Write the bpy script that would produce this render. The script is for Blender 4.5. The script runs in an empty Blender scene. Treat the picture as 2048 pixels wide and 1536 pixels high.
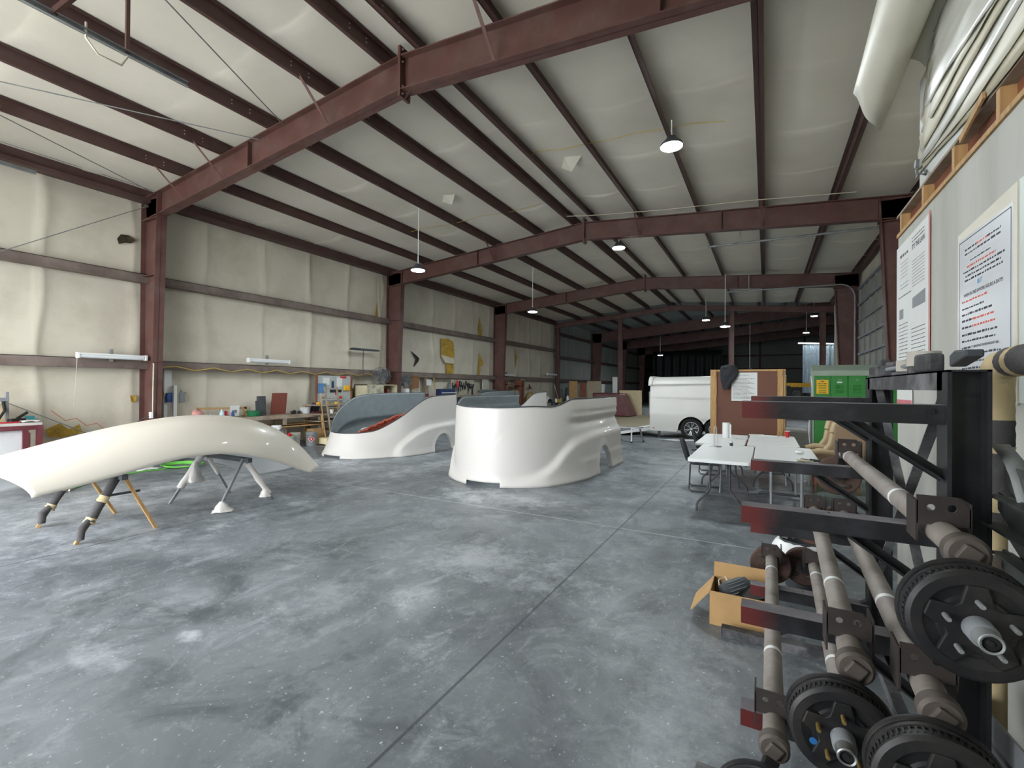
# vehicle workshop hall: tune-ables
SKY, LAMPW = 14.0, 420.0
FL1, FL2, FL3, FL4 = '5c6267', '82888d', 'b0b6ba', '42484d'
import bpy, bmesh, math, random
from mathutils import Vector, Matrix
random.seed(7)
S = bpy.context.scene
COL = S.collection
PI = math.pi
ORG = {}

# ---------------------------------------------------------------- mesh builder
class MB:
    def __init__(s): s.v = []; s.f = []; s.m = []
    def add(s, vs, fs, mi=0):
        n = len(s.v); s.v += [tuple(v) for v in vs]
        for f in fs: s.f.append(tuple(i + n for i in f)); s.m.append(mi)
        return s
    def box(s, x0, x1, y0, y1, z0, z1, mi=0):
        return s.add([(x0,y0,z0),(x1,y0,z0),(x1,y1,z0),(x0,y1,z0),(x0,y0,z1),(x1,y0,z1),(x1,y1,z1),(x0,y1,z1)],
                     [(0,3,2,1),(4,5,6,7),(0,1,5,4),(1,2,6,5),(2,3,7,6),(3,0,4,7)], mi)
    def obox(s, c, size, rot=None, mi=0):
        a, b, d = [k/2 for k in size]; c = Vector(c)
        vs = [Vector(p) for p in ((-a,-b,-d),(a,-b,-d),(a,b,-d),(-a,b,-d),(-a,-b,d),(a,-b,d),(a,b,d),(-a,b,d))]
        if rot is not None: vs = [rot @ p for p in vs]
        return s.add([p + c for p in vs], [(0,3,2,1),(4,5,6,7),(0,1,5,4),(1,2,6,5),(2,3,7,6),(3,0,4,7)], mi)
    def bar(s, p, q, w, h, up=(0,0,1), mi=0):
        p, q = Vector(p), Vector(q); d = (q-p); L = d.length; d.normalize(); up = Vector(up)
        x = d.cross(up)
        if x.length < 1e-4: x = d.cross(Vector((1,0,0)))
        x.normalize(); z = x.cross(d)
        R = Matrix((x, d, z)).transposed()
        return s.obox((p+q)/2, (w, L, h), R, mi)
    def tube(s, path, r, seg=10, cap=True, mi=0):
        P = [Vector(p) for p in path]; n = len(P)
        rs = r if isinstance(r, (list, tuple)) else [r]*n
        t0 = (P[1]-P[0]).normalized(); a = t0.orthogonal().normalized(); vs = []
        for i in range(n):
            t = (P[min(i+1,n-1)]-P[max(i-1,0)]).normalized()
            a = (a - t*a.dot(t))
            if a.length < 1e-5: a = t.orthogonal()
            a.normalize(); b = t.cross(a)
            for k in range(seg):
                an = 2*PI*k/seg; vs.append(P[i] + (a*math.cos(an)+b*math.sin(an))*rs[i])
        fs = []
        for i in range(n-1):
            for k in range(seg):
                k2 = (k+1) % seg; fs.append((i*seg+k, i*seg+k2, (i+1)*seg+k2, (i+1)*seg+k))
        if cap: fs.append(tuple(range(seg-1,-1,-1))); fs.append(tuple((n-1)*seg+k for k in range(seg)))
        return s.add(vs, fs, mi)
    def lathe(s, prof, c=(0,0,0), axis=(0,0,1), seg=24, mi=0, cap=True):
        ax = Vector(axis).normalized(); c = Vector(c)
        a = Vector((1,0,0)) if abs(ax.x) < .9 else Vector((0,1,0))
        a = (a-ax*a.dot(ax)).normalized(); b = ax.cross(a); vs = []; fs = []; n = len(prof)
        for r, z in prof:
            for k in range(seg):
                an = 2*PI*k/seg; vs.append(c + ax*z + (a*math.cos(an)+b*math.sin(an))*max(r,1e-4))
        for i in range(n-1):
            for k in range(seg):
                k2 = (k+1) % seg; fs.append((i*seg+k, i*seg+k2, (i+1)*seg+k2, (i+1)*seg+k))
        if cap: fs.append(tuple(range(seg-1,-1,-1))); fs.append(tuple((n-1)*seg+k for k in range(seg)))
        return s.add(vs, fs, mi)
    def prism(s, poly, o, U, V, W, mi=0):
        o, U, V, W = Vector(o), Vector(U), Vector(V), Vector(W); n = len(poly)
        vs = [o+U*a+V*b for a, b in poly] + [o+U*a+V*b+W for a, b in poly]
        fs = [tuple(range(n-1,-1,-1)), tuple(range(n,2*n))] + [(i,(i+1)%n,n+(i+1)%n,n+i) for i in range(n)]
        return s.add(vs, fs, mi)
    def grid(s, rows, mi=0, closed=False):
        n, m = len(rows), len(rows[0]); vs = [p for r in rows for p in r]; fs = []
        for i in range(n-1):
            for j in range(m if closed else m-1):
                j2 = (j+1) % m; fs.append((i*m+j, i*m+j2, (i+1)*m+j2, (i+1)*m+j))
        return s.add(vs, fs, mi)
    def ball(s, c, r, seg=12, rings=8, sc=(1,1,1), mi=0):
        c = Vector(c); rows = []
        for i in range(rings+1):
            th = PI*i/rings
            rows.append([c+Vector((r*sc[0]*math.sin(th)*math.cos(2*PI*k/seg), r*sc[1]*math.sin(th)*math.sin(2*PI*k/seg), r*sc[2]*math.cos(th))) for k in range(seg)])
        return s.grid(rows, mi, True)
    def holed(s, poly, holes, o, U, V, W, mi=0):
        o, U, V, W = Vector(o), Vector(U), Vector(V), Vector(W); loops = [list(poly)]
        for x, y, r in holes: loops.append([(x+r*math.cos(2*PI*k/14), y+r*math.sin(2*PI*k/14)) for k in range(14)])
        bm = bmesh.new(); pts = []; ed = []; walls = []
        for L in loops:
            n0 = len(pts); vs = [bm.verts.new((a,b,0)) for a,b in L]; pts += L; n = len(L)
            for k in range(n): ed.append(bm.edges.new((vs[k],vs[(k+1)%n]))); walls.append((n0+k, n0+(k+1)%n))
        bm.verts.index_update(); bmesh.ops.triangle_fill(bm, use_beauty=True, use_dissolve=False, edges=ed)
        tri = [tuple(v.index for v in f.verts) for f in bm.faces]; bm.free(); N = len(pts)
        vs = [o+U*a+V*b for a,b in pts]+[o+U*a+V*b+W for a,b in pts]
        return s.add(vs, [t for t in tri]+[tuple(i+N for i in t[::-1]) for t in tri]+[(a,b,b+N,a+N) for a,b in walls], mi)
    def jitter(s, a, seed=1):
        rr = random.Random(seed); cache = {}
        for i, p in enumerate(s.v):
            k = tuple(round(q,4) for q in p)
            if k not in cache: cache[k] = (rr.uniform(-a,a), rr.uniform(-a,a), rr.uniform(-a,a))
            s.v[i] = tuple(p[j]+cache[k][j] for j in range(3))
        return s
    def build(s, name, mats, parent=None, smooth=None, bevel=0, solid=0, offs=-1, inner=None, sub=0):
        me = bpy.data.meshes.new(name)
        o0 = ORG.get(parent, Vector((0,0,0))) if parent else Vector((0,0,0))
        me.from_pydata([(p[0]-o0.x, p[1]-o0.y, p[2]-o0.z) for p in s.v], [], s.f)
        mats = mats if isinstance(mats, (list, tuple)) else [mats]
        for m in mats: me.materials.append(m)
        me.polygons.foreach_set('material_index', s.m)
        if smooth is not None:
            me.polygons.foreach_set('use_smooth', [True]*len(me.polygons))
            if smooth < 179: me.set_sharp_from_angle(angle=math.radians(smooth))
        me.update()
        o = bpy.data.objects.new(name, me); COL.objects.link(o)
        if parent: o.parent = parent; ORG[o] = o0
        if bevel:
            b = o.modifiers.new('bevel','BEVEL'); b.width = bevel; b.segments = 2; b.limit_method = 'ANGLE'; b.angle_limit = .6
        if solid:
            b = o.modifiers.new('solid','SOLIDIFY'); b.thickness = solid; b.offset = offs
            if inner is not None: b.material_offset = inner
        if sub:
            b = o.modifiers.new('sub','SUBSURF'); b.levels = sub; b.render_levels = sub
        return o

def tag(o, label, cat, group=None, kind=None):
    o['label'] = label; o['category'] = cat
    if group: o['group'] = group
    if kind: o['kind'] = kind
    return o
def thing(name, label, cat, loc=(0,0,0), group=None):
    o = bpy.data.objects.new(name, None); COL.objects.link(o); o.location = loc
    o.empty_display_size = .1; ORG[o] = Vector(loc)
    return tag(o, label, cat, group)
def struct(name, mb, m, **k):
    o = mb.build(name, m, **k); o['kind'] = 'structure'; return o
def dup(root, loc=None, rotz=None, label=None, group=None):
    r = root.copy(); COL.objects.link(r)
    if loc is not None: r.location = loc
    if rotz is not None: r.rotation_euler = (0,0,rotz)
    if label: r['label'] = label
    if group: r['group'] = group
    for ch in root.children:
        c = ch.copy(); COL.objects.link(c); c.parent = r
        for g in ch.children:
            d = g.copy(); COL.objects.link(d); d.parent = c
    return r
def text_mesh(name, body, size, m, parent, loc, rot, align='CENTER', bold=0, sx=1):
    cu = bpy.data.curves.new(name+'_c', 'FONT'); cu.body = body; cu.size = size; cu.align_x = align
    cu.offset = bold; cu.resolution_u = 2
    t = bpy.data.objects.new(name+'_tmp', cu); COL.objects.link(t)
    dg = bpy.context.evaluated_depsgraph_get(); dg.update()
    me = bpy.data.meshes.new_from_object(t.evaluated_get(dg))
    bpy.data.objects.remove(t); me.materials.clear(); me.materials.append(m)
    R = Matrix(rot).to_3x3() if not isinstance(rot, Matrix) else rot
    o0 = ORG.get(parent, Vector((0,0,0)))
    for v in me.vertices: v.co = R @ Vector((v.co.x*sx, v.co.y, 0)) + Vector(loc) - o0
    o = bpy.data.objects.new(name, me); COL.objects.link(o); o.parent = parent; ORG[o] = o0
    return o

# ---------------------------------------------------------------- materials
def lin(h):
    c = [int(h[i:i+2],16)/255 for i in (0,2,4)]
    return [k/12.92 if k <= .04045 else ((k+.055)/1.055)**2.4 for k in c]
def M(name, hexa, rough=.5, metal=0, var=.12, scale=6, bump=0, spec=.5, coat=0, dirt=None, dirt_amt=.5, dscale=3, stretch=(1,1,1), bscale=None):
    m = bpy.data.materials.new(name); m.use_nodes = True; nt = m.node_tree; N = nt.nodes; L = nt.links
    b = N['Principled BSDF']; c = lin(hexa)
    tc = N.new('ShaderNodeTexCoord'); mp = N.new('ShaderNodeMapping'); mp.inputs['Scale'].default_value = stretch
    L.new(tc.outputs['Object'], mp.inputs['Vector'])
    nz = N.new('ShaderNodeTexNoise'); nz.inputs['Scale'].default_value = scale; nz.inputs['Detail'].default_value = 5
    L.new(mp.outputs[0], nz.inputs['Vector'])
    rp = N.new('ShaderNodeValToRGB'); rp.color_ramp.elements[0].position = .3; rp.color_ramp.elements[1].position = .7
    rp.color_ramp.elements[0].color = [k*(1-var) for k in c]+[1]
    rp.color_ramp.elements[1].color = [min(1,k*(1+var)) for k in c]+[1]
    L.new(nz.outputs['Fac'], rp.inputs['Fac']); out = rp.outputs['Color']
    if dirt:
        n2 = N.new('ShaderNodeTexNoise'); n2.inputs['Scale'].default_value = dscale; n2.inputs['Detail'].default_value = 8; n2.inputs['Roughness'].default_value = .65
        L.new(mp.outputs[0], n2.inputs['Vector'])
        r2 = N.new('ShaderNodeValToRGB'); r2.color_ramp.elements[0].position = .45; r2.color_ramp.elements[1].position = .72
        r2.color_ramp.elements[0].color = (0,0,0,1); r2.color_ramp.elements[1].color = (dirt_amt,)*3+(1,)
        mx = N.new('ShaderNodeMix'); mx.data_type = 'RGBA'; mx.inputs[7].default_value = lin(dirt)+[1]
        L.new(n2.outputs['Fac'], r2.inputs['Fac']); L.new(r2.outputs['Color'], mx.inputs[0]); L.new(out, mx.inputs[6]); out = mx.outputs[2]
    L.new(out, b.inputs['Base Color'])
    b.inputs['Roughness'].default_value = rough; b.inputs['Metallic'].default_value = metal
    b.inputs['Specular IOR Level'].default_value = spec
    if coat: b.inputs['Coat Weight'].default_value = coat; b.inputs['Coat Roughness'].default_value = .05
    if bump:
        n3 = N.new('ShaderNodeTexNoise'); n3.inputs['Scale'].default_value = bscale or scale*4; n3.inputs['Detail'].default_value = 4
        L.new(mp.outputs[0], n3.inputs['Vector'])
        bp = N.new('ShaderNodeBump'); bp.inputs['Strength'].default_value = bump; bp.inputs['Distance'].default_value = .02
        L.new(n3.outputs['Fac'], bp.inputs['Height']); L.new(bp.outputs[0], b.inputs['Normal'])
    return m
def emis(name, hexa, s):
    m = bpy.data.materials.new(name); m.use_nodes = True; b = m.node_tree.nodes['Principled BSDF']
    b.inputs['Base Color'].default_value = lin(hexa)+[1]; b.inputs['Emission Color'].default_value = lin(hexa)+[1]
    b.inputs['Emission Strength'].default_value = s; return m

STEEL = M('oxide_primer','5a3a34',.55,var=.18,scale=3,dirt='7a6a64',dirt_amt=.35,dscale=2)
STEELD = M('oxide_primer_purlin','4c3430',.6,var=.15,scale=3,dirt='6a5b56',dirt_amt=.25,dscale=2)
GIRT = M('girt_primer','6e605a',.65,var=.15,scale=3,dirt='9a8f86',dirt_amt=.6,dscale=2)
GELW = M('white_gelcoat','d8d5d0',.45,var=.02,scale=2,coat=.22)
GELT = M('trailer_paint','dcdbd5',.35,var=.02,scale=2)
GELC = M('cream_gelcoat','e2dccf',.4,var=.02,scale=2,coat=.3)
GREYIN = M('grey_laminate','7d868a',.6,var=.1,scale=5,bump=.15)
BLACKM = M('black_paint','17181b',.45,var=.25,scale=6,dirt='4a4a4c',dirt_amt=.35,dscale=5)
DUSTY = M('dusty_black_steel','3a3a3d',.7,var=.3,scale=8,dirt='8d8c8e',dirt_amt=.7,dscale=4)
def arm_mat():
    m = M('arm_black_red_end','19191c',.45,var=.3,scale=7,dirt='55555a',dirt_amt=.35,dscale=6); nt = m.node_tree; N = nt.nodes; L = nt.links
    b = N['Principled BSDF']; old = b.inputs['Base Color'].links[0].from_socket
    g = N.new('ShaderNodeNewGeometry'); sp = N.new('ShaderNodeSeparateXYZ'); L.new(g.outputs['Position'], sp.inputs[0])
    nz = N.new('ShaderNodeTexNoise'); nz.inputs['Scale'].default_value = 14
    a = N.new('ShaderNodeMath'); a.operation = 'MULTIPLY_ADD'; a.inputs[1].default_value = .05; L.new(nz.outputs['Fac'], a.inputs[0]); L.new(sp.outputs[0], a.inputs[2])
    r = N.new('ShaderNodeMapRange'); r.inputs[1].default_value = -.02; r.inputs[2].default_value = .075; r.inputs[3].default_value = .9; r.inputs[4].default_value = 0; L.new(a.outputs[0], r.inputs[0])
    x = N.new('ShaderNodeMix'); x.data_type = 'RGBA'; x.inputs[7].default_value = lin('5e2220')+[1]; L.new(r.outputs[0], x.inputs[0]); L.new(old, x.inputs[6]); L.new(x.outputs[2], b.inputs['Base Color'])
    return m
ARMM = arm_mat()
DUSTT = M('thick_grey_dust','77757a',.85,var=.25,scale=9,dirt='5c3a38',dirt_amt=.25)
REDTIP = M('red_paint','7c2420',.5,var=.25,scale=12,dirt='3a1a1a',dirt_amt=.6,dscale=10)
AXLE = M('galvanised_dusty_axle','948d87',.6,metal=.2,var=.15,scale=8,dirt='5e4a3e',dirt_amt=.55,dscale=5,bump=.05)
AXCAP = M('axle_end_cap','5f5751',.6,metal=.2,var=.2,scale=9,dirt='3c3430',dirt_amt=.6)
RUSTB = M('rusty_bracket','35302e',.6,metal=.2,var=.3,scale=9,dirt='4a3830',dirt_amt=.5)
DRUM = M('cast_iron_drum','232325',.5,metal=.4,var=.3,scale=10,dirt='4b4642',dirt_amt=.5,dscale=8)
DRUMR = M('rusty_backing_plate','4a3a34',.65,metal=.2,var=.3,scale=9,dirt='6e4b3a',dirt_amt=.6)
CHROME = M('bright_steel','b9bcbf',.3,metal=.9,var=.1)
BRASS = M('brass_stud','b39a5c',.35,metal=.8,var=.1)
ALU = M('aluminium','b6b8b8',.4,metal=.6,var=.1)
GALV = M('galvanised_grey','8b8f8f',.5,metal=.4,var=.15)
WHITEP = M('white_plastic','e4e6e6',.45,var=.04,dirt='c9cbca',dirt_amt=.3)
PAPER = M('white_paper','d6d8d6',.6,var=.02)
WOOD = M('raw_lumber','b08c5c',.7,var=.2,scale=4,stretch=(8,8,1),bump=.05)
WOODP = M('grey_worn_wood','8b7b6a',.8,var=.2,scale=5,dirt='c5beb2',dirt_amt=.5)
WOODR = M('reddish_wood','7c4b36',.7,var=.2,scale=5)
HARDB = M('brown_hardboard','6a4535',.7,var=.06,scale=4)
CARD = M('cardboard','b08d5e',.8,var=.1,scale=5)
BLACKR = M('black_rubber','121212',.75,var=.25,scale=6)
DARKF = M('dark_fabric','2c2e32',.9,var=.25,scale=14)
GREENL = M('locker_green','2f7d36',.45,var=.1,scale=3,dirt='27662d',dirt_amt=.5)
LOCKG = M('locker_grey_green','8c9a8c',.5,var=.06)
YELLOW = M('yellow_paint','d9a91e',.5,var=.1)
BLUE = M('blue_plastic','2f4f8f',.5,var=.15)
NAVY = M('navy_plastic','1d2c55',.5,var=.15)
RED = M('red_plastic','c01f28',.4,var=.08)
REDR = M('red_fibre','94402c',.8,var=.3,scale=12,bump=.5)
MAROON = M('maroon_mould','5f2b31',.45,var=.2,scale=4,dirt='7c5055',dirt_amt=.5)
TAN = M('tan_vinyl','b09b78',.55,var=.08,scale=4)
TANB = M('tan_vinyl_back','8a735a',.6,var=.08,scale=4)
GREYM = M('grey_plastic','7b7f83',.5,var=.12)
GREYD = M('dark_grey','3d4145',.6,var=.2)
INK = M('print_black','3a3f48',.6,var=.05)
INKR = M('print_red','d8624e',.6,var=.05)
INKB = M('print_blue','4d9ac6',.6,var=.05)
LAMINK = M('foam_wrap','4d4b4c',.85,var=.15,scale=10,bump=.3)
TAPE = M('masking_tape','c7b48c',.7,var=.12,scale=8)
CREAMS = M('cream_vinyl_sheet','d5d2c2',.5,var=.06,scale=2)
RAG = M('white_rag','dcd8d2',.9,var=.08,scale=10,bump=.2)
YFOAM = M('yellow_fibreglass','b2913a',.9,var=.3,scale=8,dirt='4c3c1c',dirt_amt=.6,dscale=5)
CREAMC = M('cream_cabinet','c9c2a4',.6,var=.08,dirt='6a6a60',dirt_amt=.5)
LIME = M('lime_hose','62b342',.5,var=.1)
ORANGE = M('orange_wire','c8643c',.6,var=.1)
CABLEY = M('yellow_cable','b9a24a',.6,var=.1)
CREAMW = M('cream_conduit','c8bfae',.6,var=.06)
NTH = ['first','second','third','fourth','fifth','sixth','seventh','eighth','ninth','tenth','eleventh','twelfth']
# ---------------------------------------------------------------- camera
cam = bpy.data.cameras.new('camera'); co = bpy.data.objects.new('camera', cam); COL.objects.link(co); S.camera = co
YAW, PIT, ROL, F = 0.5046, 0.0045, 0.0070, 919.75
cam.sensor_width = 36; cam.lens = F/2048*36; cam.clip_start = .02; cam.clip_end = 300
fw = Vector((-math.sin(YAW)*math.cos(PIT), math.cos(YAW)*math.cos(PIT), math.sin(PIT)))
rt = Vector((math.cos(YAW), math.sin(YAW), 0)); up = rt.cross(fw)
r2 = rt*math.cos(ROL)+up*math.sin(ROL); u2 = up*math.cos(ROL)-rt*math.sin(ROL)
co.matrix_world = Matrix.Translation((0,0,1.68)) @ Matrix((r2,u2,-fw)).transposed().to_4x4()
S.view_settings.view_transform = 'Standard'; S.view_settings.look = 'None'; S.view_settings.gamma = 1
S.view_settings.use_curve_mapping = False; S.view_settings.exposure = 0.0
S.cycles.use_denoising = True; S.cycles.diffuse_bounces = 5; S.cycles.sample_clamp_indirect = 8

# ---------------------------------------------------------------- daylight through the open doors
w = bpy.data.worlds.new('sky'); S.world = w; w.use_nodes = True
bg = w.node_tree.nodes['Background']; bg.inputs['Color'].default_value = (.93,.965,1,1); bg.inputs['Strength'].default_value = SKY
def portal(c, sx, sy, rot):
    l = bpy.data.lights.new('door_portal','AREA'); l.shape = 'RECTANGLE'; l.size = sx; l.size_y = sy; l.cycles.is_portal = True
    o = bpy.data.objects.new('door_portal', l); COL.objects.link(o); o.location = c; o.rotation_euler = rot
portal((-8.7,-2.62,2.4), 5.0, 4.8, (PI/2,0,PI))
portal((-4.6,-2.62,2.4), 2.8, 4.8, (PI/2,0,PI))

# ---------------------------------------------------------------- floor
def floor_mat():
    m = bpy.data.materials.new('worn_concrete'); m.use_nodes = True; nt = m.node_tree; N = nt.nodes; L = nt.links
    b = N['Principled BSDF']; tc = N.new('ShaderNodeTexCoord')
    def noise(sc, det=6, ro=.6, st=(1,1,1), dist=0):
        mp = N.new('ShaderNodeMapping'); mp.inputs['Scale'].default_value = st; L.new(tc.outputs['Object'], mp.inputs['Vector'])
        n = N.new('ShaderNodeTexNoise'); n.inputs['Scale'].default_value = sc; n.inputs['Detail'].default_value = det
        n.inputs['Roughness'].default_value = ro; n.inputs['Distortion'].default_value = dist
        L.new(mp.outputs[0], n.inputs['Vector']); return n.outputs['Fac']
    def ramp(f, a, c, lo=0, hi=1):
        r = N.new('ShaderNodeMapRange'); r.inputs[1].default_value = a; r.inputs[2].default_value = c
        r.inputs[3].default_value = lo; r.inputs[4].default_value = hi; L.new(f, r.inputs[0]); return r.outputs[0]
    def mix(f, A, B):
        x = N.new('ShaderNodeMix'); x.data_type = 'RGBA'; L.new(f, x.inputs[0])
        for k, q in ((6,A),(7,B)):
            if isinstance(q, str): x.inputs[k].default_value = lin(q)+[1]
            else: L.new(q, x.inputs[k])
        return x.outputs[2]
    def math_(op, a, c):
        x = N.new('ShaderNodeMath'); x.operation = op
        for k, q in ((0,a),(1,c)):
            if isinstance(q, (int,float)): x.inputs[k].default_value = q
            else: L.new(q, x.inputs[k])
        return x.outputs[0]
    col = mix(ramp(noise(.55,8,.68,dist=.6), .38, .64), FL1, FL2)
    col = mix(ramp(noise(2.2,9,.75,dist=.4), .52, .74, 0, .6), col, FL3)          # white dust film
    col = mix(ramp(noise(1.1,8,.7,(1,1,1),.8), .50, .66, 0, .75), col, FL4)       # dark damp stains
    col = mix(ramp(noise(3.4,10,.82,(1,.55,1),.6), .53, .66, 0, .6), col, 'a4abb0')
    col = mix(ramp(noise(1.9,10,.8,(.6,1,1),.5), .56, .68, 0, .6), col, '3d4348')
    col = mix(ramp(noise(34,4,.6), .64, .70, 0, .8), col, 'c9ced2')               # resin drips and specks
    col = mix(ramp(noise(7,9,.8), .62, .74, 0, .55), col, 'b4bbc0')
    sep = N.new('ShaderNodeSeparateXYZ'); L.new(tc.outputs['Object'], sep.inputs[0])
    def spot(x, y, rx, ry, amt, colr, cc):
        dx = math_('MULTIPLY', math_('SUBTRACT', sep.outputs[0], x), 1/rx); dy = math_('MULTIPLY', math_('SUBTRACT', sep.outputs[1], y), 1/ry)
        d = math_('ADD', math_('MULTIPLY', dx, dx), math_('MULTIPLY', dy, dy))
        d = math_('ADD', d, math_('MULTIPLY', math_('SUBTRACT', nz, .42), 7.0))
        return mix(ramp(d, .1, 1.3, amt, 0), cc, colr)
    nz = noise(2.2,9,.8)
    for x, y, rx, ry, a in [(-3.33,1.65,.13,.08,.75),(-3.6,1.25,.34,.13,.4),(-3.1,2.4,.35,.5,.35),(-3.5,6.0,1.3,.55,.75),(-2.2,3.75,1.0,.5,.5),(-8.3,6.6,1.5,.9,.7),(-7.4,3.2,2.2,2.6,.55),(-6.0,7.6,.6,2.2,.5),(-1.2,10,2.2,3,.3),(-.4,2.6,.3,.8,.3)]:
        col = spot(x, y, rx, ry, a, 'c4cacf', col)
    def line(axis, v, wd, colr, cc, amt):
        q = math_('ABSOLUTE', math_('SUBTRACT', sep.outputs[axis], v), 0)
        return mix(ramp(q, wd*.5, wd, amt, 0), cc, colr)
    for v in (-1.52,-6.1,-10.7): col = line(0, v, .012, '30363b', col, .8)
    for v in (5.42,13.0,20.3): col = line(1, v, .014, 'b9bfc3', col, .7)
    L.new(col, b.inputs['Base Color'])
    L.new(ramp(noise(1.5,6,.7), .35, .65, .30, .58), b.inputs['Roughness'])
    b.inputs['Specular IOR Level'].default_value = .5
    bp = N.new('ShaderNodeBump'); bp.inputs['Strength'].default_value = .25; bp.inputs['Distance'].default_value = .004
    L.new(noise(14,8,.7), bp.inputs['Height']); L.new(bp.outputs[0], b.inputs['Normal'])
    return m
FLOOR = floor_mat()
struct('floor', MB().box(-12.5,9,-2.6,58.5,-.15,0), FLOOR)
OUTG = M('daylight_bounce_apron','c8c8c4',.8,var=.08,scale=.6)
struct('ground', MB().box(-40,30,-40,-2.6,-.2,-.02), OUTG)  # unseen ground outside, added bright to bounce daylight up to the ceiling

# ---------------------------------------------------------------- insulation lining
def insul(name, hexa, dirt, amt, ds):
    m = M(name, hexa, .75, var=.05, scale=.7, dirt=dirt, dirt_amt=amt, dscale=ds, bump=.12, bscale=9, stretch=(1,1,1)); return m
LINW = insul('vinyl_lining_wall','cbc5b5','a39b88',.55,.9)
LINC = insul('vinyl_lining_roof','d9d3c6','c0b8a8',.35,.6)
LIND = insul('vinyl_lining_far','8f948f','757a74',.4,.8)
XL, XR, XM, YD = -12.36, 2.98, -4.63, 27.93
def zr(x): return 5.80 + (7.63-abs(x-XM))/12          # top of the rafters
PURL = [-10.5,-9.1,-7.65,-6.15,-4.93,-4.33,-3.05,-1.57,-.11,1.34]
def hsh(i, j=0): return random.Random(i*131+j*17+5).random()
def sag(t): return math.sin(PI*t)
# left wall: panels of lining between girts, bulging seams every 1.83 m
def wall_rows(Y0, Y1, zs, xbase, sgn):
    ys = []; k = 0; y = Y0
    seams = [3.35+1.5*i for i in range(-4,40)]
    ysall = {Y0, Y1}
    for sm in seams:
        for d in (-.34,-.15,-.09,-.04,.0,.04,.09,.15,.34):
            if Y0 < sm+d < Y1: ysall.add(round(sm+d,3))
    rows = []
    for y in sorted(ysall):
        r = []
        for z in zs:
            o = 0
            for i, sm in enumerate(seams):
                d = y - sm - .05*math.sin(z*1.3+i*2) - .03*math.sin(z*3.1+i)
                if abs(d) < .45:
                    am = .028+.022*hsh(i)
                    o += am*math.exp(-(d/.085)**2) - .018*math.exp(-((d+.02)/.02)**2)
            pz = min(1, max(0, (z-2.2)/1.7)) if z < 3.9 else min(1, max(0,(z-4.1)/1.8))
            o += .05*sag(pz) + .02*math.sin(y*2.3+z*1.7)*math.sin(z*2.1)
            r.append((xbase+sgn*o, y, z))
        rows.append(r)
    return rows
ZS = [0,.25,.5,.75,1,1.25,1.5,1.75,1.95,2.15,2.35,2.6,2.9,3.2,3.5,3.75,3.9,4.1,4.3,4.6,4.9,5.2,5.5,5.8,6.05]
struct('wall_left', MB().grid(wall_rows(-2.55,YD,ZS,XL,1)), LINW, smooth=180)
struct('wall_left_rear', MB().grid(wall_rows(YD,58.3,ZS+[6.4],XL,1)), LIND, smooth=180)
struct('wall_outer', MB().box(XL-.3,XL-.06,-2.6,58.5,0,6.6), M('steel_cladding','8f9390',.5))
# ceiling: lining sags between purlins, with folded seams across
def ceil_mesh(Y0, Y1, ztop, xs_edges):
    seams = [Y0+.95+1.83*i for i in range(0,30)]
    ya = {Y0, Y1}
    for sm in seams:
        for d in (-.3,-.09,-.045,-.015,.015,.045,.09,.3):
            if Y0 < sm+d < Y1: ya.add(round(sm+d,3))
    xs = []
    for a, b in zip(xs_edges[:-1], xs_edges[1:]):
        n = 8 if b-a > 1 else 4
        xs += [(a+(b-a)*k/n, k/n, a, b) for k in range(n)]
    xs.append((xs_edges[-1],0,0,1.4))
    rows = []
    for y in sorted(ya):
        r = []
        for x, t, a, b in xs:
            z = ztop(x)
            wv = sag(t)*min(1,(b-a)/1.4); dz = .045*wv
            for i, sm in enumerate(seams):
                d = y-sm-.16*wv*(1 if x < XM else .8)*(.6+.5*hsh(i,int(a*3)))
                if abs(d) < .35: dz += wv**.5*((.016+.016*hsh(i,int(a*5)))*math.exp(-(d/.04)**2)) if wv > 0 else 0
            r.append((x, y, z-dz))
        rows.append(r)
    return MB().grid(rows)
zroof = lambda x: zr(x)+.215
struct('ceiling', ceil_mesh(-2.55, YD, zroof, [XL]+PURL+[XR]), LINC, smooth=180)
zfar = lambda x: 5.95+(x+12.3)/12+.2
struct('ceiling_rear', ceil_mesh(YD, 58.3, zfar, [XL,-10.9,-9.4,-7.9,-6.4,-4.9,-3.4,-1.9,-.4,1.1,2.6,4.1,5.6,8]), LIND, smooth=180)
roofm = MB()
roofm.prism([(XL-.3,zr(XL)+.3),(XM,zr(XM)+.32),(XR+.3,zr(XR)+.3),(XR+.3,zr(XR)+.4),(XM,zr(XM)+.45),(XL-.3,zr(XL)+.4)], (0,-2.7,0), (1,0,0), (0,0,1), (0,YD+2.7,0))
roofm.prism([(XL-.3,zfar(XL)+.1),(8.5,zfar(8.5)+.1),(8.5,zfar(8.5)+.2),(XL-.3,zfar(XL)+.2)], (0,YD,0), (1,0,0), (0,0,1), (0,30.6,0))
struct('roof', roofm, M('roof_sheet','9a9c98',.5))
# gable above the division where the rear roof rises higher
gb = MB().prism([(XM,zr(XM)+.2),(XR+.2,zr(XR)+.2),(8,zr(XR)+.2),(8,zfar(8)+.3),(XM,zfar(XM)+.3)], (0,YD-.06,0), (1,0,0), (0,0,1), (0,.12,0))
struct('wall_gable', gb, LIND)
# front end wall with the two open vehicle doors
fwm = MB()
for x0, x1, z0, z1 in ((-12.6,-11.2,0,7),(-6.2,-6.0,0,7),(-3.2,3.2,0,7),(-11.2,-6.2,4.8,7),(-6.0,-3.2,4.8,7)):
    fwm.box(x0,x1,-2.75,-2.58,z0,z1)
struct('wall_front', fwm, LINW)
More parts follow.
